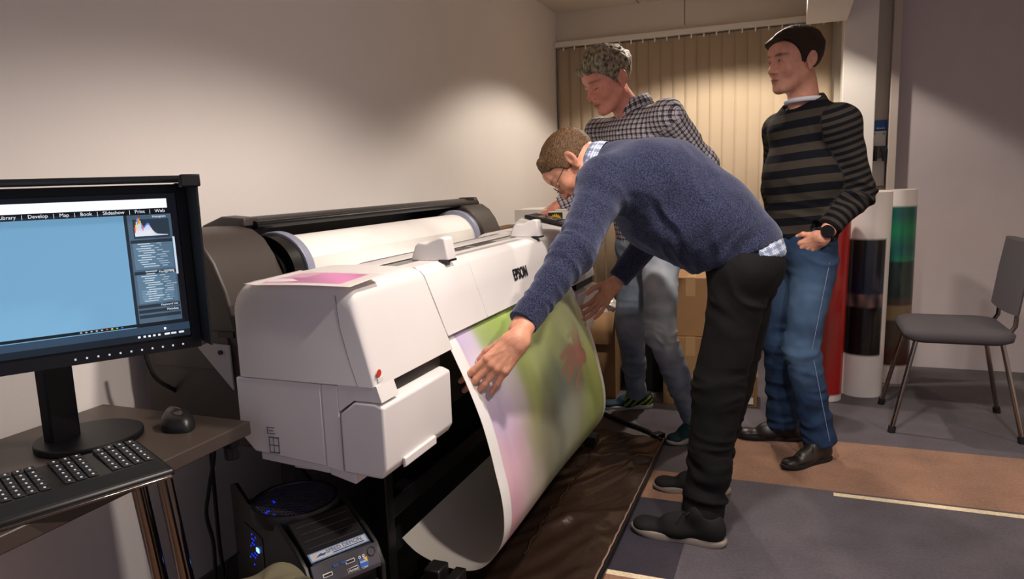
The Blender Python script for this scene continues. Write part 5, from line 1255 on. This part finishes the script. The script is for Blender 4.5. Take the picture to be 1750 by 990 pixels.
def shoe(parent, heel, toe, ankle, upper='shoe_black', sole='sole_grey', lace='lace_black', width=1.0, kind='plain', heelh=0.0, tilt=0.0, solename='sole'):
    """heel and toe are floor points; builds upper with opening, sole and laces"""
    heel = np.array(heel, float); toe = np.array(toe, float); f = toe-heel; L = np.linalg.norm(f); f /= L; M = Rt(f, (0,0,1)) if abs(f[2]) < .9 else np.eye(3); k = L/.295
    def w2(p): return heel + M @ (np.array(p, float)*k)
    st = .020
    pr = [EL((0,.038,.050),(.033*width,.042,.046),bl=.02), RC((0,.04,.045),(0,.15,.036),.034*width,.034*width,(0,0,1),.95,bl=.03), RC((.004,.15,.030),(.004,.235,.024),.040*width,.036*width,(0,0,1),.62,bl=.03),
          EL((.002,.252,.026),(.036*width,.036,.022),bl=.02), RC((0,.045,.07),(0,.075,.098),.036,.037,bl=.02), RC((0,.09,.080),(0,.17,.052),.026,.022,bl=.025)]
    prw = xf(pr, M, heel, k)
    neg = xf([RC((0,.048,.105),(0,.060,.16),.031,.04,bl=.006,neg=True)], M, heel, k)
    zf = heel[2] + .012*k
    ex = lambda P, D: np.maximum(D, -((P-heel)@M[:,2]) + .010*k)
    V, Q = surface(prw+neg, .0045, extra=ex); loc = (V-heel)@M/k
    if kind == 'run':
        base = lin((20,56,70)); dark = lin((22,30,42)); lime = lin((150,190,30)); cols = np.tile(base, (len(V),1))
        m1 = loc[:,1] < .13; cols[m1] = dark; s1 = (np.abs(np.sin(loc[:,1]*70+loc[:,2]*95)) > .88) & (loc[:,2] < .075) & (loc[:,2] > .022) & (loc[:,1] < .17); cols[s1] = lime
        s2 = (loc[:,2] > .085); cols[s2] = lin((30,40,50)); o = mesh_obj('shoe', V, Q, upper, parent, cols=cols)
    else: o = mesh_obj('shoe', V, Q, upper, parent)
    # sole outline
    prof_ = [(-.024,.0),(-.034,.03),(-.033,.08),(-.031,.13),(-.039,.18),(-.042,.22),(-.034,.262),(-.016,.288),(.004,.295),(.024,.286),(.040,.255),(.044,.215),(.040,.17),(.031,.12),(.033,.06),(.030,.02),(.016,-.006),(-.008,-.009)]
    pts = np.array([(x*width*1.04, y) for x, y in prof_]); pts = catmull(np.vstack([pts, pts[:1]]), 3)[:-1]
    so_ = MB(); off = parent.matrix_basis.translation
    up_ = lambda p, z, s_=1.0: w2((p[0]*s_, .14+(p[1]-.14)*s_, z + (.006*max(0,(p[1]-.23)/.06) if z < .01 else .004*max(0,(p[1]-.22)/.07))))
    so_.loft([[up_(p, .0005, .965) for p in pts], [up_(p, .006, 1.0) for p in pts], [up_(p, .018, 1.0) for p in pts], [up_(p, .022, .97) for p in pts]])
    sobj = so_.build(solename, sole, parent, angle=50); 
    # laces
    lb = MB()
    for i in range(5):
        y = .105+.020*i; z = .098-.0085*i-.0105; hw = .019-.0012*i
        zz = lambda x: z + .006 - 16*x*x
        for sg_ in (1, -1): lb.tube([w2((sg_*hw, y, zz(hw)-.004)), w2((sg_*hw*.4, y+.006, zz(hw*.4)+.003)), w2((-sg_*hw, y+.014, zz(hw)-.006))], .0021*k, 6)
    for sg_ in (1,-1):
        lb.tube([w2((0,.100,.100)), w2((sg_*.022,.095,.110)), w2((sg_*.034,.108,.098)), w2((sg_*.018,.110,.097)), w2((0,.102,.100))], .0021*k, 6)
        lb.tube([w2((0,.101,.100)), w2((sg_*.018,.125,.095)), w2((sg_*.034,.140,.066))], .0019*k, 6)
    lo_ = lb.build('laces', lace, parent)
    # make sole and laces sub-parts of the shoe
    for c_ in (sobj, lo_): c_.parent = o
    return o
def person_root(name, label, loc):
    """the body itself is the top-level object; clothing, hair and glasses are its children"""
    return None
def body_object(label, loc, V, Q, cols):
    me = bpy.data.meshes.new('person'); loc = np.array(loc, float)
    me.vertices.add(len(V)); me.vertices.foreach_set('co', (V-loc).astype(np.float32).ravel()); n = len(Q)
    me.loops.add(n*4); me.polygons.add(n); me.loops.foreach_set('vertex_index', Q.astype(np.int32).ravel())
    me.polygons.foreach_set('loop_start', np.arange(0, n*4, 4, dtype=np.int32)); me.polygons.foreach_set('loop_total', np.full(n, 4, np.int32))
    me.update(calc_edges=True); me.validate(); me.polygons.foreach_set('use_smooth', [True]*len(me.polygons)); me.materials.append(MATS['skin'])
    a = me.color_attributes.new('col', 'FLOAT_COLOR', 'POINT'); a.data.foreach_set('color', np.c_[cols, np.ones(len(V))].astype(np.float32).ravel())
    o = bpy.data.objects.new('person', me); C.objects.link(o); o.location = loc; return tag(o, label, 'person')
def join_parts(parts):
    Vs, Qs, Cs, k = [], [], [], 0
    for V, Q, c in parts: Vs.append(V); Qs.append(Q+k); Cs.append(c); k += len(V)
    return np.concatenate(Vs), np.concatenate(Qs), np.concatenate(Cs)
def nails(tips, M, T, sc, side):
    pass
def trousers_wear(V, knees, thighs):
    w_ = np.zeros(len(V))
    for c, r in knees+thighs: q = V-np.array(c, float); w_ = np.maximum(w_, np.exp(-(q*q).sum(1)/r**2))
    w_ = w_*(.75+.25*vnoise(V*30, 4)); return np.clip(np.stack([w_]*3, 1), 0, 1)
# ------------------------------------------------------------------ person builder
def build_person(label, base, head, skin, torso, arms, legs, hands, clothes_fn):
    """torso: prims of the bare trunk; arms/legs: joint lists; hands: (frame, origin, kwargs); all in world coordinates"""
    parts = []
    HH, HM, HT, hs, hcol, neck = head
    Mi = HM
    def fh(P):
        L_ = ((P-HT) @ HM)/hs; D = head_field(HH, L_)*hs
        for p in neck: d = p.d(P); k = p.bl; h_ = np.clip(.5+.5*(D-d)/k, 0, 1); D = D*(1-h_)+d*h_-k*h_*(1-h_)
        return D
    R_ = .165*hs; lo = HT-R_; hi = HT+R_
    nb = np.min([p.box()[0] for p in neck], 0); nt = np.max([p.box()[1] for p in neck], 0); lo = np.minimum(lo, nb-.01); hi = np.maximum(hi, nt+.01)
    V, Q = mesh_from(fh, lo, hi, .0027*hs); V = smooth_mesh(V, Q, 1, .35)
    L_ = ((V-HT)@HM)/hs; parts.append((V, Q, head_colour(L_, skin, **hcol)))
    trunk = xf(torso, np.eye(3), np.zeros(3))
    for p in trunk: p.ra *= .78; p.rb *= .78
    for (a, b_, c_), (r0, r1, r2) in arms+legs: trunk += [RC(a, b_, r0, r1, bl=.03), RC(b_, c_, r1, r2, bl=.02)]
    V, Q = surface(trunk, .012); parts.append((V, Q, skin_colour(len(V), skin)))
    for M, T, kw, fore in hands:
        pr_, tips = hand_prims(**kw); pr_ = xf(pr_, M, T); pr_ += [RC(fore, T, .034, .0265, M[:,2], .80, bl=.02)]
        tw = [(T+M@t, M@d) for t, d in tips]
        V, Q = surface(pr_, .0024); V = smooth_mesh(V, Q, 1, .3)
        Nn_ = normals(pr_, V, .001); ln = (V-T)@M; n_ = vnoise(V*55, 3); V = V + Nn_*(.0006*n_)[:,None]
        c = skin_colour(len(V), skin); red = lin((196,104,84))
        kd = np.zeros(len(V))
        for t, d in tw: kd = np.maximum(kd, np.exp(-((V-t)**2).sum(1)/.022**2))
        c = c*(1-.35*kd[:,None]) + red*.35*kd[:,None]
        vein = (np.abs(vnoise(ln*np.array([60,14,10]), 8)) < .10) & (ln[:,2] > .006) & (ln[:,1] > .0) & (ln[:,1] < .085); c[vein] *= .86
        for t, d in tw:   # nails on the back side of each fingertip
            q = V - (t + d*.001); nl = (np.abs(q@d) < .0062) & ((q*q).sum(1) < .0105**2) & ((Nn_@M[:,2]) > .55); c[nl] = lin((226,176,158))
        parts.append((V, Q, c))
    V, Q, c = join_parts(parts)
    return body_object(label, base, V, Q, c)
def cloth(name, prims, mt, parent, h=.007, extra=None, rules=(), seed=0, pat=None, wear=None, sm=1):
    V, Q = surface(prims, h, extra=extra); V = smooth_mesh(V, Q, sm, .4)
    if rules is not None: V = wrinkle(V, prims, rules, seed)
    p_ = None if pat is None else pat(V); c_ = None if wear is None else wear(V)
    return mesh_obj(name, V, Q, mt, parent, pat=p_, cols=c_)
def hair(parent, HH, HM, HT, hs, mt, **kw):
    f = hair_shape(HH, **kw); V, Q = mesh_from(f, (-.10,-.14,-.07), (.10,.13,.165), .0028)
    return mesh_obj('hair', (V*hs)@HM.T+HT, Q, mt, parent)
def collar(name, c, axis, front, r0, r1, h0, gap, mt, parent, pat=None, kx=1.0, back=1.2):
    """turned-down shirt collar: band round the neck with two points at the front"""
    M = Rt(front, axis); nseg = 60; V = []; 
    rows = [(0.0, r1+.004, -.004), (0.5, r1-.001, h0*.55), (1.0, r0, h0), (1.35, r0+.006, h0-.004), (2.0, r1+.010, h0*.30), (2.4, r1+.014, -.006)]
    P = np.zeros((len(rows), nseg+1, 3))
    for i, (q, r, z) in enumerate(rows):
        for j in range(nseg+1):
            a = math.pi/2 + gap + (2*math.pi-2*gap)*j/nseg; ft = abs(j/nseg-.5)*2; drop = (ft**6)*.022*(1 if q > 1.2 else 0)
            P[i, j] = (r*math.cos(a)*kx, r*math.sin(a), z*(back-(back-1)*ft) - drop)
    W_ = P @ M.T + np.array(c); mb = MB(); mb.grid(W_)
    o = mb.build(name, mt, parent, angle=180, solid=.0022)
    if pat:
        n = len(mb.v); pv = np.zeros((n,3)); ar = np.array([[(math.pi/2+gap+(2*math.pi-2*gap)*j/nseg)*r1, i*.012, 0] for i in range(len(rows)) for j in range(nseg+1)])
        a = o.data.attributes.new('pat', 'FLOAT_VECTOR', 'POINT'); a.data.foreach_set('vector', ar.astype(np.float32).ravel())
    return o
A = np.array
# ================================================================== man bending over the print
HH1 = head_prims(jaw=.96, nose=1.08, cheek=.002); M1H = Rt((-.52,-.14,-.85), (-.85,-.02,.52)); T1H = A([-.752,2.53,1.288]); s1 = 1.06
sh_n, el_n, wr_n = A([-.583,2.315,1.222]), A([-.622,2.055,1.018]), A([-.718,1.825,.830])
sh_f, el_f, wr_f = A([-.585,2.735,1.20]), A([-.515,2.93,1.04]), A([-.676,2.812,.812])
hip_n, kn_n, an_n = A([-.155,2.46,.92]), A([-.228,2.425,.52]), A([-.268,2.375,.09])
hip_f, kn_f, an_f = A([-.135,2.62,.92]), A([-.195,2.66,.52]), A([-.285,2.735,.09])
tor1 = [RC((-.13,2.54,.96),(-.30,2.54,1.10),.125,.125,(0,1,0),1.25,bl=.05), RC((-.30,2.54,1.10),(-.50,2.54,1.21),.125,.12,(0,1,0),1.35,bl=.05), RC((-.50,2.54,1.22),(-.60,2.54,1.27),.10,.07,(0,1,0),1.3,bl=.05)]
neck1 = [RC((-.60,2.54,1.275),(-.712,2.535,1.312),.060,.057,bl=.03)]
MhN = Rt((-.50,-.50,-.62),(.68,-.42,.58)); MhF = Rt((-.60,-.08,-.76),(.35,.88,-.37))
hn = dict(curl=((10,20,16),(14,22,16),(18,22,18),(22,20,14)), spread=(6,2,-3,-12), thumb=((.028,.040,-.022),(.036,.066,-.040),(.036,.092,-.050)), sc=1.12, side=1)
hf = dict(curl=((8,22,16),(8,18,14),(8,16,12),(8,14,12)), spread=(10,3,-4,-14), thumb=((.034,.036,-.022),(.040,.062,-.040),(.036,.090,-.052)), sc=1.04, side=-1)
p1 = build_person('man in a blue sweater and black trousers bending over the large print', (-.27,2.55,0),
    (HH1, M1H, T1H, s1, dict(brow_c=(90,66,48), lip=(165,95,80), stub=.25, down=True), neck1), (205,146,118), tor1,
    [((sh_n,el_n,wr_n),(.048,.040,.028)),((sh_f,el_f,wr_f),(.048,.040,.028))], [((hip_n,kn_n,an_n),(.075,.055,.04)),((hip_f,kn_f,an_f),(.075,.055,.04))],
    [(MhN, wr_n+(wr_n-el_n)*.03+A([.018,-.034,-.016]), hn, wr_n+(el_n-wr_n)*.30), (MhF, wr_f, hf, wr_f+(el_f-wr_f)*.30)], None)
sw1 = [RC((-.175,2.54,.985),(-.29,2.54,1.085),.150,.165,(0,1,0),1.12,bl=.05), RC((-.29,2.54,1.085),(-.44,2.54,1.19),.165,.177,(0,1,0),1.18,bl=.06), RC((-.44,2.54,1.192),(-.57,2.54,1.258),.177,.115,(0,1,0),1.25,bl=.06),
       RC((-.57,2.54,1.262),(-.655,2.54,1.29),.098,.072,bl=.03),
       RC((-.47,2.42,1.24),sh_n,.115,.090,bl=.07), RC((-.47,2.66,1.22),sh_f,.11,.085,bl=.07), EL((-.40,2.54,1.07),(.15,.19,.09),bl=.08),
       RC(sh_n,el_n,.082,.061,bl=.05,g=1), RC(el_n,wr_n+(wr_n-el_n)*-.02,.061,.041,bl=.03,g=1,L0=np.linalg.norm(el_n-sh_n)), RC(sh_f,el_f,.084,.062,bl=.05,g=2), RC(el_f,wr_f,.062,.041,bl=.03,g=2,L0=.28)]
hem_c = A([-.155,2.54,.975]); hem_n = A([.40,0,-.92])
cw = wr_n+(el_n-wr_n)*.10; cf = wr_f+(el_f-wr_f)*.10; nkc = A([-.655,2.54,1.292]); nkn = A([-.92,0,.34])
ex1 = cut_planes([(cw, wr_n-el_n, .10), (cf, wr_f-el_f, .10), (nkc, nkn, .16), (hem_c, hem_n, .34)])
rules1 = [((-.60,2.27,1.17),.10,(.3,.5,.6),.007,60), (el_n,.10,wr_n-el_n,.007,75), ((-.70,1.93,.90),.10,wr_n-el_n,.003,90), ((-.38,2.36,1.12),.17,(.7,0,.5),.006,40), ((-.20,2.40,1.02),.13,(.6,0,-.7),.007,50), ((-.30,2.38,.97),.12,(.9,0,.2),.006,60)]
cloth('sweater', sw1, 'knit_blue', p1, .0065, ex1, rules1, 3)
# ribbed cuffs and hem are bands of the same knit
for c_, d_, r_ in ((cw, wr_n-el_n, .0435), (cf, wr_f-el_f, .0425)):
    d_ = d_/np.linalg.norm(d_); MB().tube([c_-d_*.045, c_-d_*.02, c_+d_*.002, c_+d_*.004], [r_+.004, r_+.0025, r_+.001, r_-.004], 32).build('cuff', 'knit_blue', p1, angle=60)
# shirt tail showing below the sweater, and the shirt collar
tail = [RC((-.165,2.54,.965),(-.24,2.54,1.05),.146,.15,(0,1,0),1.14,bl=.04)]
exT = lambda P, D: np.maximum(np.maximum(D, .972 + .004*np.sin(P[:,1]*22) - P[:,2]), -.105 - P[:,0])
cloth('shirt_tail', tail, 'shirt_light', p1, .007, exT, ((hem_c,.2,(1,0,0),.003,60),), 5, pat=lambda V: np.stack([(V[:,0]+V[:,2]*.5), V[:,2]-V[:,0]*.4, V[:,1]*0], 1))
collar('shirt_collar', A([-.664,2.54,1.290]), (-.94,0,.33), (-.33,-.1,-.94), .067, .075, .040, .30, 'shirt_light', p1, pat=True)
# trousers
def trousers(parent, hips, knees, ankles, pelvis, radii, mt, hem=None, rules=(), seed=0, wear=None, top=None):
    pr_ = [pelvis]
    for h_, k_, a_ in zip(hips, knees, ankles): pr_ += [RC(h_, k_, radii[0], radii[1], bl=.045, g=1), RC(k_, a_+(a_-k_)*.12, radii[1]*.98, radii[2], bl=.03, g=1, L0=.4)]
    ex = None
    pl = [(A(a_)+(A(k_)-A(a_))*-.035, A(a_)-A(k_), .13) for k_, a_ in zip(knees, ankles)]
    if top is not None: pl.append(top)
    return cloth('trousers', pr_, mt, parent, .0068, cut_planes(pl), rules, seed, wear=wear)
r_tr = []
for k_, a_, h_ in ((kn_n,an_n,hip_n),(kn_f,an_f,hip_f)):
    r_tr += [(k_,.13,(0,0,1),.006,60), (a_+(k_-a_)*.25,.14,(.15,0,1),.011,75), (h_+(k_-h_)*.25,.14,(.5,0,.8),.006,45)]
trousers(p1, (hip_n,hip_f), (kn_n,kn_f), (an_n,an_f), EL((-.150,2.54,.93),(.130,.170,.12),bl=.05), (.098,.082,.070), 'trouser_black', rules=r_tr, seed=2, top=((-.15,2.54,.995),(-.415,0,.91),.30))
shoe(p1, (-.195,2.335,0), (-.515,2.355,0), None, 'shoe_black', 'sole_grey', 'lace_black')
shoe(p1, (-.215,2.755,0), (-.505,2.715,0), None, 'shoe_black', 'sole_grey', 'lace_black')
hair(p1, HH1, M1H, T1H, s1, 'hair_sandy', th=.006, front=.066, nap=-.050, seed=2, amp=.003, topth=.004, rough=55, tufts=(RC((-.04,.048,.096),(.04,.062,.090),.014,.013,bl=.02),))
def glasses(parent, HM, HT, hs):
    w2 = lambda p: HT + HM@(A(p, float)*hs); f = MB()
    for s_ in (1,-1):
        ring = [(.032*s_+.0205*math.cos(t), .1005-abs(.2*(.032*s_+.0205*math.cos(t))**2*6), -.002+.0165*math.sin(t)) for t in np.linspace(0,2*math.pi,33)]
        f.tube([w2(p) for p in ring], .0012, 6, cap=False)
        f.tube([w2(p) for p in ((.0525*s_,.094,.004),(.066*s_,.085,.006),(.0745*s_,.03,.010),(.0775*s_,-.005,.012),(.079*s_,-.022,.002),(.078*s_,-.032,-.014))], .0010, 6)
    f.tube([w2(p) for p in ((-.0125,.101,.002),(0,.106,.005),(.0125,.101,.002))], .0009, 6)
    g = f.build('glasses', 'wire', parent)
    for s_ in (1,-1):
        l_ = MB(); ring = [w2((.032*s_+.0200*math.cos(t), .1003-abs(.2*(.032*s_+.02*math.cos(t))**2*6), -.002+.016*math.sin(t))) for t in np.linspace(0,2*math.pi,25)[:-1]]
        l_.add(ring, [tuple(range(24))]); lo_ = l_.build('lens', 'lens', parent, solid=.0008); lo_.parent = g
glasses(p1, M1H, T1H, s1)

# ================================================================== man in the checked shirt
HH2 = head_prims(jaw=1.06, nose=1.15, brow=1.1, cheek=.004); M2H = Rt((-.66,-.62,-.40), (-.28,-.30,.92)); T2H = A([-.800,3.26,1.672]); s2 = 1.13
nb2 = A([-.70,3.36,1.555])
shL2, elL2, wrL2 = A([-.535,3.27,1.50]), A([-.395,3.43,1.29]), A([-.52,3.25,1.08])
shR2, elR2, wrR2 = A([-.89,3.46,1.46]), A([-.93,3.53,1.19]), A([-1.125,3.455,1.105])
hL2, kL2, aL2 = A([-.585,3.36,.88]), A([-.565,3.24,.52]), A([-.425,3.34,.10])
hR2, kR2, aR2 = A([-.725,3.47,.88]), A([-.765,3.50,.50]), A([-.765,3.66,.10])
axw = A([.87,-.5,0])
tor2 = [RC((-.655,3.42,.92),(-.69,3.38,1.25),.11,.12,axw,1.4,bl=.05), RC((-.69,3.38,1.25),(-.70,3.36,1.46),.12,.09,axw,1.55,bl=.05)]
neck2 = [RC((-.70,3.37,1.50),(-.772,3.30,1.62),.064,.060,bl=.03)]
MhR2 = Rt((-.85,-.10,-.40),(-.25,-.30,.92))
p2 = build_person('man in a checked shirt and light jeans looking down behind the bending man', (-.64,3.42,0),
    (HH2, M2H, T2H, s2, dict(brow_c=(120,84,66), lip=(150,72,64), stub=.15, blush=.7, down=True), neck2), (224,150,128), tor2,
    [((shL2,elL2,wrL2),(.05,.042,.03)),((shR2,elR2,wrR2),(.05,.042,.03))], [((hL2,kL2,aL2),(.075,.055,.04)),((hR2,kR2,aR2),(.075,.055,.04))],
    [(MhR2, wrR2, dict(curl=(18,20,22,24), spread=(8,3,-3,-10), thumb=((.036,.036,-.012),(.054,.055,-.02),(.064,.080,-.024)), side=-1, sc=1.05), wrR2+(elR2-wrR2)*.3)], None)
sh2 = [RC((-.655,3.42,.96),(-.69,3.38,1.22),.128,.135,axw,1.28,bl=.05), RC((-.69,3.38,1.22),(-.70,3.37,1.43),.135,.110,axw,1.5,bl=.06), RC((-.70,3.37,1.46),nb2+A([0,0,-.02]),.095,.068,axw,1.2,bl=.04),
       RC((-.63,3.33,1.47),shL2,.080,.074,bl=.05), RC((-.79,3.42,1.45),shR2,.078,.072,bl=.05),
       RC(shL2,elL2,.074,.060,bl=.035,g=1), RC(elL2,wrL2,.060,.045,bl=.03,g=1,L0=.27), RC(shR2,elR2,.072,.060,bl=.035,g=2), RC(elR2,wrR2,.060,.044,bl=.03,g=2,L0=.28)]
def pat2(V):
    g, al, an, rd = limb_coords(sh2, V); F = A([-.5,-.87,0]); u = (V-A([-.69,3.38,0]))@axw; v = V[:,2]; sidew = np.abs(u) > .165
    fr = (V-A([-.69,3.38,0]))@F
    ub = u + .0; return np.stack([np.where(g > .5, an*.062, u + .35*fr*np.sign(u+1e-9)*0 + fr*.25), np.where(g > .5, al, v), g], 1)
nk2 = nb2 + A([-.004,-.006,.012])
ex2 = cut_planes([(wrL2+(elL2-wrL2)*.06, wrL2-elL2, .10), (wrR2+(elR2-wrR2)*.08, wrR2-elR2, .10), (nk2, (-.35,-.25,.92), .11), ((-.66,3.42,.90),(0,0,-1),.4)])
cloth('shirt', sh2, 'shirt_dark', p2, .0065, ex2, [(elL2,.12,(.3,.3,-1),.008,50), (shL2,.12,(1,0,.4),.005,55), ((-.72,3.27,1.30),.16,(.6,0,1),.005,40), (elR2,.1,(1,0,0),.006,60)], 11, pat=pat2)
collar('shirt_collar', nk2+A([0,0,-.008]), (-.32,-.22,.92), (-.55,-.75,-.20), .071, .080, .042, .22, 'shirt_dark', p2, pat=True)
for k in range(3): q = A([-.755,3.245,1.44])+A([.012,0.012,-.075])*k; MB().obox(q, .0052, .0052, .002, frame((-.5,-.87,.1))).build('button', 'cotton_white', p2, bevel=.002)
rt = [(kL2,.13,(0,0,1),.008,60), (aL2+(kL2-aL2)*.4,.15,(0,0,1),.006,60), (hL2,.13,(.4,0,1),.006,60), (kR2,.13,(0,0,1),.008,60), (aR2+(kR2-aR2)*.3,.15,(0,0,1),.008,65), (hR2,.13,(.4,0,1),.006,60)]
trousers(p2, (hL2,hR2), (kL2,kR2), (aL2,aR2), EL((-.655,3.42,.93),(.165,.125,.12),Rt((-.5,-.87,0),(0,0,1)),bl=.05), (.092,.070,.056), 'denim_light', rules=rt, seed=21,
    wear=lambda V: trousers_wear(V, [(kL2+A([-.02,-.05,.0]),.14)], [(hL2*.4+kL2*.6+A([0,-.06,.08]),.16), (kR2+A([-.02,-.05,0]),.10)]))
shoe(p2, (-.385,3.43,0), (-.515,3.185,0), None, 'running_mesh', 'sole_pale', 'lace_lime', kind='run')
shoe(p2, (-.700,3.735,0), (-.950,3.615,0), None, 'running_mesh', 'sole_pale', 'lace_lime', kind='run')
hair(p2, HH2, M2H, T2H, s2, 'hair_grey', th=.010, front=.060, nap=-.045, seed=5, amp=.0075, topth=.011, rough=52, tufts=(RC((-.045,.045,.102),(.05,.078,.082),.019,.013,bl=.02),RC((.0,-.02,.128),(.02,.04,.125),.018,.014,bl=.03)))

# ================================================================== man in the striped sweater
HH3 = head_prims(jaw=1.02, nose=1.0, brow=1.1, cheek=.001); M3H = Rt((-.80,-.58,-.06), (-.05,-.04,1)); T3H = A([-.018,3.30,1.690]); s3 = 1.08
nb3 = A([.032,3.325,1.540])
shL3, elL3, wrL3 = A([.160,3.19,1.425]), A([.245,3.24,1.145]), A([.105,3.125,.975])
shR3, elR3, wrR3 = A([-.068,3.485,1.425]), A([-.088,3.575,1.16]), A([-.075,3.45,.96])
hL3, kL3, aL3 = A([.085,3.225,.87]), A([.040,3.20,.50]), A([.125,3.225,.085])
hR3, kR3, aR3 = A([-.025,3.35,.87]), A([-.050,3.37,.49]), A([-.025,3.415,.085])
ax3 = A([.67,-.74,0])
tor3 = [RC((.03,3.29,.92),(.03,3.31,1.25),.11,.12,ax3,1.35,bl=.05), RC((.03,3.31,1.25),(.03,3.325,1.44),.12,.09,ax3,1.55,bl=.05)]
neck3 = [RC((.035,3.335,1.46),(.012,3.325,1.62),.066,.060,bl=.03)]
MhL3 = Rt((-.72,.42,-.55),(-.30,-.90,-.25))
p3_ = build_person('man in a striped sweater and blue jeans standing with his hand in the pocket', (.03,3.3,0),
    (HH3, M3H, T3H, s3, dict(brow_c=(62,44,34), lip=(165,92,82), stub=.22, blush=.2), neck3), (224,162,136), tor3,
    [((shL3,elL3,wrL3),(.05,.042,.03)),((shR3,elR3,wrR3),(.05,.042,.03))], [((hL3,kL3,aL3),(.075,.055,.04)),((hR3,kR3,aR3),(.075,.055,.04))],
    [(MhL3, wrL3, dict(curl=(15,15,18,20), spread=(4,1,-2,-5), thumb=((.034,.036,-.006),(.050,.058,-.010),(.056,.084,-.014)), side=1, sc=1.02), wrL3+(elL3-wrL3)*.4)], None)
sw3 = [RC((.035,3.295,.99),(.03,3.31,1.22),.128,.132,ax3,1.22,bl=.05), RC((.03,3.31,1.22),(.032,3.325,1.40),.132,.105,ax3,1.45,bl=.06), RC((.032,3.325,1.43),nb3+A([0,0,-.02]),.095,.076,ax3,1.12,bl=.045), RC((.03,3.325,1.50),shL3,.060,.060,bl=.05), RC((.03,3.325,1.50),shR3,.060,.060,bl=.05),
       RC((.09,3.26,1.41),shL3,.080,.066,bl=.05), RC((-.03,3.39,1.41),shR3,.080,.066,bl=.05),
       RC(shL3,elL3,.070,.058,bl=.035,g=1), RC(elL3,wrL3+(elL3-wrL3)*.18,.058,.043,bl=.03,g=1,L0=.315), RC(shR3,elR3,.070,.056,bl=.035,g=2), RC(elR3,wrR3,.056,.041,bl=.03,g=2,L0=.30)]
def pat3(V):
    g, al, an, rd = limb_coords(sw3, V); return np.stack([an*.06, np.where(g > .5, al/.0285, (V[:,2]-.012*np.sin(V[:,0]*9))/.0665+.15), g], 1)
nk3 = nb3 + A([0,0,-.004])
ex3 = cut_planes([(wrL3+(elL3-wrL3)*.20, wrL3-elL3, .068), (wrR3+(elR3-wrR3)*.08, wrR3-elR3, .10), (nk3, (-.42,-.25,.88), .095), ((.035,3.295,.945),(0,0,-1),.3)])
cloth('sweater', sw3, 'knit_striped', p3_, .0065, ex3, [(elL3,.12,(-.4,-.3,-1),.008,60), (shL3+A([-.03,-.02,-.08]),.10,(1,0,.4),.005,55), ((.0,3.2,1.15),.16,(.6,0,1),.004,40), ((.02,3.18,1.0),.12,(.2,0,1),.006,60)], 31, pat=pat3)
inner = [nb3 + A([-.003,-.003,-.006]) + Rt((-.8,-.58,0),(-.42,-.25,.88))@A([.0765*math.cos(t), .0725*math.sin(t), 0]) for t in np.linspace(0,2*math.pi,49)]
MB().tube(inner, .0105, 10, cap=False).build('undershirt', 'cotton_white', p3_)
rt3 = [(kL3,.12,(0,0,1),.008,60), (aL3+(kL3-aL3)*.35,.16,(0,0,1),.006,60), (hL3,.12,(.4,0,1),.005,60), (kR3,.12,(0,0,1),.008,60), (aR3+(kR3-aR3)*.3,.15,(0,0,1),.007,65)]
tj = trousers(p3_, (hL3,hR3), (kL3,kR3), (aL3,aR3), EL((.03,3.29,.93),(.155,.125,.12),Rt((-.74,-.67,0),(0,0,1)),bl=.05), (.092,.072,.072), 'denim_blue', rules=rt3, seed=33,
    wear=lambda V: trousers_wear(V, [(kL3+A([-.02,-.05,-.02]),.12)], [(hL3*.45+kL3*.55+A([-.03,-.07,.05]),.15)]))
# jeans seams: outer seam stitching and pocket edge
mat('stitch', '#7f93b5', .8)
out = A([.55,-.80,0]); sm_ = []
for t in np.linspace(0,1,40):
    c_ = hL3+(kL3-hL3)*t; r_ = .092+(.072-.092)*t; sm_.append(c_+out/np.linalg.norm(out)*(r_+.001)+A([.0,0,0]))
for t in np.linspace(0.05,.95,40):
    c_ = kL3+(aL3-kL3)*t; sm_.append(c_+out/np.linalg.norm(out)*(.072+.0015))
s_o = MB().tube(sm_, .0013, 5).build('side_seam', 'stitch', p3_)
shoe(p3_, (.165,3.235,0), (-.020,3.045,0), None, 'leather_black', 'sole_black', 'lace_black', width=.95)
shoe(p3_, (.055,3.430,0), (-.235,3.385,0), None, 'leather_black', 'sole_black', 'lace_black', width=.95)
hair(p3_, HH3, M3H, T3H, s3, 'hair_brown', th=.010, front=.070, nap=-.062, seed=9, amp=.003, topth=.010, rough=45, tufts=(RC((-.03,.050,.105),(.048,.082,.080),.017,.009,bl=.02),), fringe=lambda x, y: -.30*x + .004)
# wristwatch
wc = wrL3 + (elL3-wrL3)*.07; d_ = (wrL3-elL3)/np.linalg.norm(wrL3-elL3); nW = A([.15,-.95,.25]); nW -= d_*(nW@d_); nW /= np.linalg.norm(nW); FW = np.array([np.cross(d_, nW), d_, nW]).T
wt = MB(); ring = lambda r, h_: [wc + nW*.033 + FW@A([r*math.cos(t), r*math.sin(t), h_]) for t in np.linspace(0,2*math.pi,33)[:-1]]
wt.loft([ring(.025,-.006), ring(.0265,0), ring(.0265,.008), ring(.0235,.0105), ring(.0215,.0085)]); w_ = wt.build('wristwatch', 'steelrim', p3_, angle=40)
f_ = MB(); f_.loft([ring(.0204,.0082), ring(.0204,.0089)]); ff = f_.build('watch_face', 'watchface', p3_); ff.parent = w_
sb_ = MB().tube([wc + FW@A([.036*math.cos(t), 0, .032*math.sin(t)]) for t in np.linspace(0,2*math.pi,33)], .0075, 8, cap=False).build('strap', 'rubber', p3_); sb_.parent = w_
